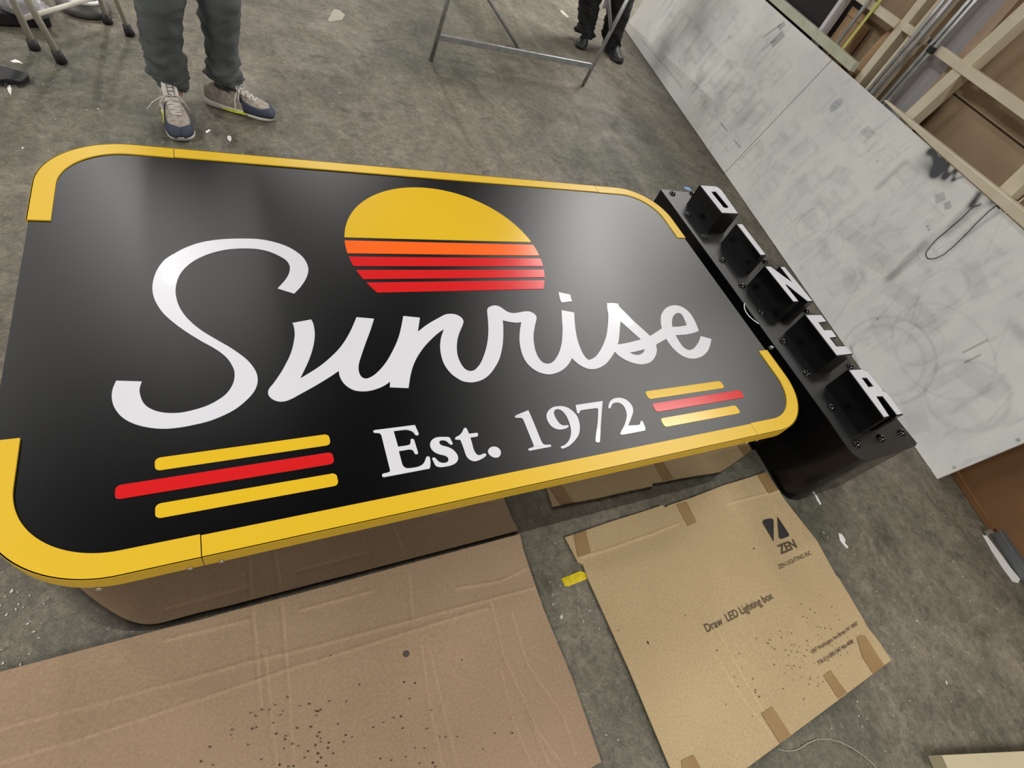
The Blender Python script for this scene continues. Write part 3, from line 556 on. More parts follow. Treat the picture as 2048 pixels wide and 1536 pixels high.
def white_board(s0, s1, hh, label, marks, seed):
    nu, nv = 460, 170; rng = np.random.RandomState(seed)
    su = np.linspace(s0, s1, nu+1); hv = np.linspace(0, hh, nv+1); SS, HH = np.meshgrid(su, hv)
    base = np.array(bp_(0, 0)); U = np.array((RBD.x, RBD.y, 0))*S; Vv = np.array(ED)*S; Nn = np.array((RNW.x*.9754, RNW.y*.9754, -.2206))
    Pp = base + SS[..., None]*U + HH[..., None]*Vv
    n = SS.size; V = Pp.reshape(-1, 3); idx = np.arange(n).reshape(nv+1, nu+1)
    q = np.stack([idx[:-1, :-1], idx[1:, :-1], idx[1:, 1:], idx[:-1, 1:]], -1).reshape(-1, 4); F = [tuple(r) for r in q.tolist()]
    bd = list(idx[0, :]) + list(idx[1:, -1]) + list(idx[-1, -2::-1]) + list(idx[-2:0:-1, 0]); bl = [int(v_) for v_ in bd]
    V2 = V[bl] + Nn*.016; V3 = np.concatenate([V, V2]); bm_ = {v_: n+i for i, v_ in enumerate(bl)}
    for i in range(len(bl)):
        p_, q_ = bl[i], bl[(i+1) % len(bl)]; F.append((q_, p_, bm_[p_], bm_[q_]))
    F.append(tuple(bm_[i] for i in bl))
    me = bpy.data.meshes.new('white_board'); me.from_pydata(V3.tolist(), [], F); me.update()
    # wear and overspray as vertex colour
    D_ = np.zeros(SS.shape)
    for kind, *r in marks:
        if kind == 'b': x, y, rx, ry, an, am = r; D_ = np.maximum(D_, 0)+am*blob(SS, HH, x, y, rx, ry, an)
        if kind == 'l':
            x0, y0, x1, y1, wd, am = r; dx, dy = x1-x0, y1-y0; L2 = dx*dx+dy*dy+1e-9
            t = np.clip(((SS-x0)*dx+(HH-y0)*dy)/L2, 0, 1); dd = np.hypot(SS-x0-t*dx, HH-y0-t*dy); D_ += am*np.exp(-(dd/wd)**2)
        if kind == 'r':
            x, y, rx, ry, an, am = r; c_, s_ = math.cos(an), math.sin(an); a_ = np.abs((SS-x)*c_+(HH-y)*s_)/rx; b_ = np.abs(-(SS-x)*s_+(HH-y)*c_)/ry
            D_ += am*np.clip((1-np.maximum(a_, b_))*8, 0, 1)
        if kind == 'o':
            x, y, rx, ry, wd, am = r; rr_ = np.hypot((SS-x)/rx, (HH-y)/ry); D_ += am*np.exp(-((rr_-1)/wd)**2)
    D_ = np.clip(D_, 0, .97)
    wc = np.array((.80, .80, .77)); dc = np.array((.05, .052, .062)); colr = wc*(1-D_[..., None]) + dc*D_[..., None]
    bl_ = np.zeros(SS.shape)
    for kind, *r in marks:
        if kind == 'blue': x, y, rx, ry, am = r; rr_ = np.hypot((SS-x)/rx, (HH-y)/ry); bl_ += am*np.clip((1-rr_)*6, 0, 1)
    colr = colr*(1-bl_[..., None]) + np.array((.20, .27, .34))*bl_[..., None]
    full = np.ones((len(V3), 4)); full[:n, :3] = colr.reshape(-1, 3); full[n:, :3] = (.72, .72, .70)
    ca = me.color_attributes.new('wear', 'FLOAT_COLOR', 'POINT'); ca.data.foreach_set('color', full.reshape(-1))
    me.materials.append(BOARDM)
    o = bpy.data.objects.new('white_board', me); COL.objects.link(o); tag(o, label, 'board')
    return o
BOARDM = bpy.data.materials.new('scuffed_white_board'); BOARDM.use_nodes = True
N = BOARDM.node_tree.nodes; L = BOARDM.node_tree.links; pb = N['Principled BSDF']; pb.inputs['Roughness'].default_value = .55; pb.inputs['Specular IOR Level'].default_value = .3
at_ = N.new('ShaderNodeAttribute'); at_.attribute_name = 'wear'; tcn = N.new('ShaderNodeTexCoord')
n1 = N.new('ShaderNodeTexNoise'); n1.inputs['Scale'].default_value = 3.2; n1.inputs['Detail'].default_value = 7; n1.inputs['Roughness'].default_value = .7; L.new(tcn.outputs['Object'], n1.inputs['Vector'])
r1 = N.new('ShaderNodeValToRGB'); r1.color_ramp.elements[0].position = .33; r1.color_ramp.elements[1].position = .6; r1.color_ramp.elements[0].color = (.86, .86, .90, 1); r1.color_ramp.elements[1].color = (1, 1, .985, 1); L.new(n1.outputs['Fac'], r1.inputs[0])
n2 = N.new('ShaderNodeTexNoise'); n2.inputs['Scale'].default_value = 26; n2.inputs['Detail'].default_value = 6; mp2 = N.new('ShaderNodeMapping'); mp2.inputs['Scale'].default_value = (1, 1, .25); L.new(tcn.outputs['Object'], mp2.inputs['Vector']); L.new(mp2.outputs[0], n2.inputs['Vector'])
r2 = N.new('ShaderNodeValToRGB'); r2.color_ramp.elements[0].position = .28; r2.color_ramp.elements[1].position = .40; r2.color_ramp.elements[0].color = (.86, .86, .87, 1); r2.color_ramp.elements[1].color = (1, 1, 1, 1); L.new(n2.outputs['Fac'], r2.inputs[0])
prev = at_.outputs['Color']
for rr_ in (r1, r2):
    mx = N.new('ShaderNodeMix'); mx.data_type = 'RGBA'; mx.blend_type = 'MULTIPLY'; mx.inputs[0].default_value = 1; L.new(prev, mx.inputs[6]); L.new(rr_.outputs[0], mx.inputs[7]); prev = mx.outputs[2]
L.new(prev, pb.inputs['Base Color'])
HB = .700
def bl(x, y, rx, ry, an, am, k='b'): s_, h_ = board_px(x, y); return (k, s_, h_, rx, ry, an, am)
def ln(x0, y0, x1, y1, wd, am): a_ = board_px(x0, y0); b_ = board_px(x1, y1); return ('l', *a_, *b_, wd, am)
M1 = [ln(1866, 302, 1876, 324, .014, 1.0), ln(1876, 324, 1890, 314, .010, .8), ln(1890, 316, 1868, 348, .016, 1.0), ln(1870, 350, 1896, 328, .011, .8), ln(1896, 328, 1890, 354, .010, .8),
      ln(1890, 354, 1912, 340, .010, .75), ln(1912, 340, 1906, 360, .008, .7), ln(1906, 360, 1924, 354, .006, .6), bl(1860, 303, .016, .016, 0, .9), bl(1864, 338, .045, .03, 0, .5), bl(1880, 350, .07, .022, 0, .45), bl(1845, 322, .04, .06, 0, .26),
      ln(1958, 388, 1944, 410, .013, .95), bl(1985, 405, .02, .02, 0, .5), bl(1990, 400, .012, .014, 0, .4), ln(1945, 405, 1900, 450, .012, .25), ln(1810, 325, 1755, 375, .014, .28), ln(1960, 412, 1895, 468, .016, .3),
      ln(1850, 488, 1780, 555, .02, .42), ln(1995, 425, 1935, 470, .01, .25), bl(1880, 395, .022, .018, .4, .3, 'r'), bl(1895, 411, .018, .012, .4, .4, 'r'), bl(1855, 453, .004, .004, 0, .8), bl(1858, 459, .004, .004, 0, .8),
      bl(1735, 265, .035, .02, 0, .25, 'r'), bl(1737, 302, .003, .003, 0, .8), bl(1755, 322, .003, .003, 0, .8), bl(1725, 550, .035, .012, .3, .25), bl(2040, 665, .06, .02, 0, .3),
      ln(1926, 705, 1975, 680, .003, .6), ln(1930, 725, 1960, 710, .003, .6), bl(1755, 638, .004, .004, 0, .7), bl(1908, 935, .005, .005, 0, .8), bl(2036, 880, .006, .006, 0, .8), ln(1775, 880, 1862, 940, .003, .5), ln(1700, 690, 1780, 890, .003, .4),
      ('o', *board_px(1770, 720), .16, .13, .06, .13), ('o', *board_px(1770, 720), .20, .17, .03, .16), ('o', *board_px(1930, 790), .14, .12, .07, .12), ('o', *board_px(1880, 700), .22, .14, .03, .10),
      ln(1480, 320, 1520, 280, .003, .5), ln(1660, 660, 1722, 560, .004, .14), ln(1700, 700, 1790, 600, .004, .12), ln(1560, 480, 1640, 400, .004, .14), ln(1600, 520, 1700, 430, .005, .14)]
for i, (x, y, rx, ry) in enumerate([(1520, 300, .07, .03), (1560, 335, .08, .03), (1605, 370, .08, .04), (1650, 405, .09, .03), (1620, 440, .07, .05), (1700, 470, .10, .04), (1650, 500, .08, .03), (1750, 520, .10, .05), (1700, 560, .09, .04),
                                    (1800, 590, .10, .04), (1760, 640, .09, .05), (1850, 640, .10, .05), (1830, 830, .10, .05), (1960, 760, .12, .05), (1950, 560, .10, .04), (1560, 280, .05, .04), (1600, 300, .05, .06), (1680, 350, .07, .05)]):
    M1.append(bl(x, y, rx*.8, ry*.8, .3*(-1)**i, .10, 'r'))
random.seed(3)
for i in range(26):   # ghost outlines of routed shapes
    s_ = random.uniform(.1, 1.9); h_ = random.uniform(.12, .6); M1.append(('l', s_, h_, s_+random.uniform(-.12, .12), h_+random.choice((.0, .12, -.12)), .003, .11))
for i in range(10): M1.append(('o', random.uniform(.2, 1.8), random.uniform(.15, .55), random.uniform(.04, .09), random.uniform(.04, .09), .05, .09))
def ghosts(M, s0, s1, h0, hh_, am):      # faint rows of blocky letter shapes left by routed templates
    s_ = s0
    while s_ < s1:
        w_ = hh_*random.uniform(.5, .75); t_ = hh_*.10
        M.append(('r', s_, h0, t_, hh_/2, 0, am))
        kind = random.randint(0, 3)
        if kind in (0, 1): M.append(('r', s_+w_, h0, t_, hh_/2, 0, am))
        if kind in (0, 2, 3): M.append(('r', s_+w_/2, h0+hh_*.42, w_/2, t_*.8, 0, am))
        if kind in (1, 2): M.append(('r', s_+w_/2, h0, w_/2, t_*.8, 0, am))
        if kind in (2, 3): M.append(('r', s_+w_/2, h0-hh_*.42, w_/2, t_*.8, 0, am))
        s_ += w_+hh_*.45
ghosts(M1, .55, 1.95, .34, .17, .075); ghosts(M1, .25, 1.9, .56, .12, .055); ghosts(M1, .9, 1.95, .13, .12, .06); ghosts(M1, .1, .9, .22, .22, .06)
s_, h_ = board_px(1672, 210); M1.append(('blue', s_, h_, .030, .036, .42)); M1 += [('l', s_-.016, h_+.012, s_+.016, h_+.004, .003, .3), ('l', s_-.016, h_-.008, s_+.016, h_-.014, .003, .3), ('l', s_-.014, h_+.004, s_+.014, h_-.004, .003, -.15)]
for i in range(7):
    s2, h2 = board_px(1698+i*13, 240+i*13); M1.append(('o', s2, h2, .013, .016, .25, .13))
M2 = [bl(1395, 40, .10, .10, .3, .30), bl(1330, 90, .12, .08, .5, .28), bl(1400, 90, .16, .07, .4, .22), bl(1370, 130, .10, .06, .4, .22), bl(1315, 80, .03, .05, .4, .2), bl(1395, 165, .05, .06, .3, .32), bl(1410, 205, .05, .03, .3, .25),
      bl(1480, 240, .05, .05, .3, .25), bl(1440, 190, .06, .04, .4, .18), bl(1500, 210, .06, .04, .4, .15), bl(1555, 78, .03, .04, .2, .38, 'r'), ln(1560, 50, 1530, 72, .006, .55), bl(1563, 52, .02, .02, .2, .4, 'r'), ln(1550, 80, 1525, 100, .006, .35),
      ln(1440, 245, 1455, 262, .003, .7), ln(1468, 280, 1480, 294, .003, .65), ln(1282, 78, 1365, 175, .003, .35), bl(1458, 74, .008, .006, 0, .5), bl(1402, 192, .006, .006, 0, .6), bl(1360, 120, .005, .006, 0, .5), bl(1550, 148, .008, .005, 0, .3),
      ln(1410, 170, 1460, 120, .006, .15), ln(1380, 190, 1450, 110, .006, .15), bl(1520, 165, .06, .02, .5, .12), ln(1450, 240, 1490, 200, .006, .14), ln(1500, 280, 1560, 200, .005, .14)]
ghosts(M2, 2.1, 3.7, .30, .16, .10); ghosts(M2, 2.2, 3.8, .52, .13, .07); ghosts(M2, 2.1, 3.4, .12, .10, .08)
for i in range(22):
    s_ = random.uniform(2.1, 3.6); h_ = random.uniform(.12, .6); M2.append(('l', s_, h_, s_+random.uniform(-.12, .12), h_+random.choice((.0, .12, -.12)), .004, .12))
for i, (x, y, rx, ry) in enumerate([(1425, 105, .08, .03), (1460, 130, .08, .03), (1400, 150, .07, .03), (1470, 175, .09, .03), (1440, 215, .08, .04), (1510, 235, .07, .04), (1375, 110, .07, .04), (1500, 130, .08, .03)]): M2.append(bl(x, y, rx, ry, .3*(-1)**i, .10, 'r'))
white_board(0, 1.997, HB, 'scuffed white board leaning behind the narrow black sign, wire loop hung on it', M1, 1)
white_board(2.003, 4.0, HB, 'smudged white board farther along the rack beside the black trousers', M2, 2)
# wire loop hanging on the board
k8 = cr(1700, 180, .2473); mb = MB(); path = []
for x, y, _ in k8(P('1060,920 1050,932 1010,945 980,965 900,1045 800,1130 700,1215 650,1270 620,1310 617,1340 630,1362 660,1369 700,1362 760,1335 850,1260 950,1160 1030,1075 1120,990 1180,940 1240,930')):
    s_, h_ = board_px(x, y); path.append(bp_(s_, min(h_, HB+.004), -.006/S))
mb.tube(path, .0022, 6)
s_, h_ = board_px(*k8([(1195, 935)])[0]); q = bp_(s_, HB+.004, -.004); mb.tube([q+Vector((0, -.02, -.01)), q, q+Vector((0, .035, .02))], .0020, 6); mb.tube([q, q+Vector((0, -.04, .004))], .0020, 6)
o = mb.build('wire_loop', WIRE, sm=True); tag(o, 'thin black wire loop hanging over the white board beside the overspray', 'wire'); origin_to(o, path[0])

# ------------------------------------------------------------------ rack behind the boards
OFF = .1577
def slab(name, s0, s1, z0, z1, o0, th, m, parent=None, lean=0, bevel=.002):
    mb = MB(); pts = []
    for (s_, z_) in ((s0, z0), (s1, z0), (s1+lean, z1), (s0+lean, z1)): pts.append((s_, z_))
    vs = [rp(s_, o0, z_) for s_, z_ in pts] + [rp(s_, o0+th, z_) for s_, z_ in pts]
    mb.add(vs, [(0, 1, 2, 3), (7, 6, 5, 4), (0, 4, 5, 1), (1, 5, 6, 2), (2, 6, 7, 3), (3, 7, 4, 0)])
    return mb.build(name, m, parent, bevel=bevel)
rk = empty('timber_rack', rp(1.2, .24, 0), 'pale timber storage rack standing against the wall behind the white boards', 'rack')
st = []
slab('post', 1.797, 1.842, 0, 1.9, .205, .05, PINE, rk); slab('post', 1.694, 1.745, 0, 1.9, .20, .055, PINE, rk)
slab('post', 2.235, 2.262, 0, 1.9, .19, .05, mat('white_stud', (.66, .66, .68), .5), rk)
slab('rail', 1.842, 2.235, .905, .938, .195, .045, PINE, rk); slab('rail', .2, 1.555, .912, .948, .19, .05, PINE, rk)
slab('rail', 1.665, 1.80, .915, .945, .19, .045, PINE, rk)
slab('rail', 1.845, 2.235, 1.18, 1.215, .195, .045, PINE, rk)
slab('post', 1.498, 1.553, 0, 2.0, .195, .06, PINE, rk, lean=-.27)
slab('post', 1.447, 1.494, .55, 1.9, .26, .04, PINE2, rk, lean=.05)
slab('post', .812, .872, .72, 1.9, .19, .05, PINE, rk, lean=.11)
slab('post', -.6, -.55, 0, 1.9, .30, .05, PINE, rk)
slab('back_panel', .86, 1.46, 0, 1.9, .335, .012, KRAFT, rk); slab('back_panel', -1.6, .855, 0, 1.9, .345, .012, KRAFT, rk)
slab('back_panel', 1.465, 2.235, 0, 1.9, .345, .012, KRAFT, rk)
slab('panel_seam', .3, 1.455, .831, .837, .3335, .0014, HOLE, rk, bevel=0)
adopt(rk)
# the beam lying along the top of the boards
mb = MB()
vs = []
for s_, z0, z1, o0, o1 in ((1.56, .698, .704, .150, .176), (1.2, .690, .7155, .146, .180), (.72, .690, .7285, .142, .184), (-.4, .690, .745, .136, .186)):
    vs.append([rp(s_, o0, z0), rp(s_, o0, z1-.004), rp(s_, o0+.006, z1), rp(s_, o1, z1), rp(s_, o1, z0)])
mb.loft(vs); o = mb.build('timber_beam', PINE, bevel=.001); origin_to(o, rp(.6, .16, .69)); tag(o, 'pale timber batten lying along the top edge of the scuffed white board', 'batten')
ACRY = mat('greenish_acrylic', (.50, .52, .38), .25, noise_=(12, 3, .3, .7), col2=(.66, .67, .58))
o = slab('acrylic_channel', 1.85, 2.9, 0.697, .740, .146, .034, ACRY, bevel=.003); origin_to(o, rp(2.2, .17, .704)); tag(o, 'cloudy greenish plastic channel resting on the top of the farther white board', 'channel')
o = slab('black_storage_bin', 2.275, 3.2, 0, 1.5, .22, .25, DARK, bevel=.01); tag(o, 'tall black cabinet standing behind the farther white board', 'cabinet')
for z_ in (.9, 1.06): slab('door_gap', 2.32, 3.1, z_, z_+.006, .2185, .002, mat('gap_grey', (.03, .03, .033), .5), o, bevel=0)
o = slab('brown_carton', 2.085, 2.225, .2, .842, .262, .06, KRAFTD, bevel=.004); tag(o, 'narrow brown carton standing in the rack beside the black cabinet', 'carton')
slab('flap', 2.10, 2.22, .838, .875, .255, .006, KRAFTD, o)
def rod(name, s0, z0, s1, z1, o_, r, m, label, cat, grp=None, flat_=False):
    mb = MB(); mb.tube([rp(s0, o_, z0), rp(s1, o_, z1)], r, 14); o = mb.build(name, m, sm=True); origin_to(o, rp(s0, o_, z0)); tag(o, label, cat, grp); return o
rod('steel_tube', 2.080, .0, 2.052, 1.7, .1795, .012, GALV, 'single steel tube standing in the rack beside the yellow tape', 'tube')
rod('steel_tube', 1.700, 0, 1.690, 1.75, .178, .011, GALV, 'first of two bright tubes right of the middle timber posts', 'tube')
rod('steel_tube', 1.672, 0, 1.658, 1.75, .180, .012, GALV, 'second bright tube, close beside its twin in front of the grey panel', 'tube')
rod('steel_tube', 1.595, 0, 1.582, 1.75, .180, .012, GALV, 'steel tube in front of the leaning timber post, pale strip beside it', 'tube')
rod('steel_tube', 1.566, 0, 1.556, 1.75, .176, .010, GALV, 'thin steel tube touching the leaning timber post', 'tube')
o = slab('yellow_tape_strip', 2.015, 2.032, .70, 1.2, .186, .003, mat('lime_tape', (.60, .60, .16), .5), lean=-.02, bevel=0); origin_to(o, rp(2.02, .187, .70)); tag(o, 'pale yellow tape strip hanging beside the single steel tube', 'tape')
o = slab('grey_panel', 1.50, 1.668, 0, 1.75, .30, .02, mat('lilac_grey', (.50, .48, .50), .4)); tag(o, 'lilac grey glossy panel standing behind the pair of bright tubes', 'panel')
o = MB(); path = [rp(1.935, .298, 0), rp(1.925, .298, .60), rp(1.91, .298, .84), rp(1.905, .298, .888)]; o.tube(path, [.055, .055, .053, .042], 20); o = o.build('kraft_roll', KRAFTD, sm=True); origin_to(o, path[0]); tag(o, 'brown paper roll standing upright behind the timber rail', 'roll')
mb = MB(); mb.box(rp(1.563, .172, .922), (.03, .03, .03), ax); mb.box(rp(1.59, .18, .94), (.06, .012, .02), ax); o = mb.build('black_clamp', DARK, bevel=.002); tag(o, 'small dark metal clamp holding the tubes at the end of the timber rail', 'clamp'); origin_to(o, rp(1.563, .172, .922))
# reddish plywood and bar at the near end
g0 = at(1895, 940, .0); g1 = at(1978, 1066, 0.0); gd = (g1-g0).normalized(); gn = Vector((-gd.y, gd.x, 0))
if gn.x < 0: gn = -gn
st_ = g0 - gd*.35; en = g0 + gd*2.4; up = (Vector((0, 0, 1)) + gn*.20).normalized()
mb = MB(); vs = [st_+gn*.046, en+gn*.046, en+gn*.046+up*.62, st_+gn*.046+up*.62]; th = gn*.016
mb.add([v+Vector((0, 0, .004)) for v in vs] + [v+th+Vector((0, 0, .004)) for v in vs], [(0, 1, 2, 3), (7, 6, 5, 4), (0, 4, 5, 1), (1, 5, 6, 2), (2, 6, 7, 3), (3, 7, 4, 0)])
o = mb.build('plywood_panel', WOODB, bevel=.001); tag(o, 'reddish brown plywood panel leaning low beyond the end of the white board', 'panel')
mb = MB(); vs = [g0-gd*.3, g1-gd*.01]; q = Vector((0, 0, 1))
mb.box((vs[0]+vs[1])/2+gn*.01+Vector((0, 0, .016)), ((vs[1]-vs[0]).length, .018, .03), (gd, gn, q)); o = mb.build('dark_batten', WOODB, bevel=.002); tag(o, 'dark narrow batten on the floor at the foot of the plywood panel', 'batten')
mb = MB(); b0 = g1+gd*.005; b1 = g1+gd*1.6; mb.box((b0+b1)/2+gn*.018+Vector((0, 0, .022)), ((b1-b0).length, .034, .042), (gd, gn, q)); o = mb.build('steel_bar', STEELG, bevel=.002); tag(o, 'grey steel bar lying on the floor along the foot of the plywood', 'bar')
p = at(1984, 1063, .03); mb = MB(); mb.box((p.x, p.y, .02), (.02, .02, .03), (gd, gn, q)); o = mb.build('small_bracket', CHROME, bevel=.002); tag(o, 'tiny bright bracket at the end of the grey steel bar', 'bracket'); origin_to(o, (p.x, p.y, 0))
mb = MB(); mb.prism([[tuple(at(x, y, .003))[:2] for x, y in ((1966, 1070), (1974, 1072), (2000, 1106), (2020, 1134), (2040, 1158), (2036, 1166), (2026, 1163), (2006, 1136), (1984, 1102))]], .0005, .004)
o = mb.build('pale_strip', PAPER, bevel=.0005); tag(o, 'pale narrow strip lying on the floor beside the grey steel bar', 'strip')
# panel corner at the bottom right
Zb = .05; c0 = Vector(at(1884, 1510, Zb)[:2]); c1_ = Vector(at(2048, 1502, Zb)[:2]); e1 = (c1_-c0).normalized(); c3_ = Vector(at(1896, 1536, Zb)[:2]); e2 = (c3_-c0).normalized()
mb = MB(); mb.prism([[tuple(c0), tuple(c0+e1*.7), tuple(c0+e1*.7+e2*.5), tuple(c0+e2*.5)]], .002, Zb)
o = mb.build('beige_panel', mat('beige_laminate', (.50, .44, .29), .5, noise_=(6, 4, .3, .7), col2=(.44, .385, .25)), bevel=.002); tag(o, 'beige laminate panel whose corner shows nearest the camera', 'panel')

# ------------------------------------------------------------------ yellow tape, filament, scraps on the floor
mb = MB(); q = [tuple(at(x, y, .003))[:2] for x, y in ((1123, 1157), (1130, 1172), (1138, 1172), (1176, 1157), (1176, 1146), (1160, 1142))]
mb.prism([q], .0006, .0024); q2 = [tuple(at(x, y, .004))[:2] for x, y in ((1126, 1159), (1132, 1170), (1145, 1165), (1140, 1154))]; mb.prism([q2], .0024, .004)
o = mb.build('yellow_tape_piece', TAPEY, bevel=.0006); tag(o, 'short yellow tape piece sticking out from under the printed cardboard', 'tape'); origin_to(o, (*q[0], 0))
mb = MB(); pth = [at(x, y, .004) for x, y in ((1555, 1498), (1572, 1502), (1590, 1501), (1603, 1495), (1616, 1486), (1635, 1478), (1658, 1478), (1680, 1484), (1703, 1495), (1725, 1510), (1745, 1527), (1765, 1550))]
mb.tube(pth, .0011, 6); o = mb.build('filament', mat('clear_filament', (.42, .38, .30), .3), sm=True); tag(o, 'thin curly filament on the floor by the printed cardboard corner', 'filament'); origin_to(o, pth[0])
def scrap(pts, label, z=.0025, m=PAPER, nm='paper_scrap', cat='scrap'):
    q = [tuple(at(x, y, z))[:2] for x, y in pts]; mb = MB(); mb.prism([q], .0004, z); o = mb.build(nm, m, bevel=.0004); tag(o, label, cat); origin_to(o, (*q[0], 0)); return o
scrap([(1677, 1066), (1684, 1068), (1691, 1080), (1690, 1086), (1697, 1094), (1694, 1097), (1686, 1088), (1680, 1080)], 'spoon-shaped white scrap on the floor beside the printed cardboard')
scrap([(1629, 988), (1634, 991), (1643, 1008), (1641, 1010), (1634, 1000)], 'slim white scrap on the floor just past the end of the narrow black sign')
scrap([(20, 122), (30, 118), (38, 121), (46, 127), (36, 125), (28, 125)], 'white shaving on the floor between the trestle feet and the black brush')
scrap([(12, 171), (20, 169), (23, 178), (22, 190), (17, 184), (15, 178)], 'crumpled white scrap on the floor below the black brush')
scrap([(455, 271), (462, 272), (463, 279), (459, 283), (454, 276)], 'small white chip on the floor below the sneaker with the neon stripe')
scrap([(410, 263), (419, 258), (421, 261), (413, 266)], 'tiny bent white flake between the two sneakers')
scrap([(655, 40), (668, 18), (680, 20), (690, 30), (684, 40), (668, 42), (660, 44)], 'pale dried plaster patch on the far floor between the standing people', .0012, mat('plaster', (.36, .33, .27), .8), 'plaster_patch', 'stain')
scrap([(1119, 20), (1126, 21), (1138, 34), (1135, 35), (1124, 27)], 'pale streak of dried paint on the floor behind the steel sawhorse', .0012, mat('plaster2', (.45, .43, .36), .8), 'paint_streak', 'stain')
random.seed(11); mb = MB()
regs = [((0, 1180), (150, 1330), 26), ((1050, 1080), (1130, 1300), 16), ((1640, 1000), (2000, 1480), 70), ((300, 280), (640, 330), 30), ((640, 60), (1300, 360), 120), ((0, 80), (280, 330), 30), ((560, 0), (860, 200), 40), ((1080, 1180), (1320, 1500), 30)]
for (x0, y0), (x1, y1), n_ in regs:
    for _ in range(n_):
        x, y = random.uniform(x0, x1), random.uniform(y0, y1); p = at(x, y, 0); r = random.uniform(.0012, .0038)*(2.2 if random.random() < .06 else 1); a0 = random.uniform(0, 6.28)
        if p.x > 0 and p.x < 2.1 and -.01 < p.y < 1.24: continue
        mb.prism([[(p.x+r*math.cos(a0), p.y+r*math.sin(a0)), (p.x+r*.5*math.cos(a0+1.7), p.y+r*.5*math.sin(a0+1.7)), (p.x+r*math.cos(a0+3.2), p.y+r*math.sin(a0+3.2)), (p.x+r*.6*math.cos(a0+4.6), p.y+r*.6*math.sin(a0+4.6))]], .0003, .002)
o = mb.build('floor_debris', mat('pale_grit', (.50, .49, .45), .8)); tag(o, 'fine white grit and shavings scattered over the concrete floor', 'debris', kind='stuff')

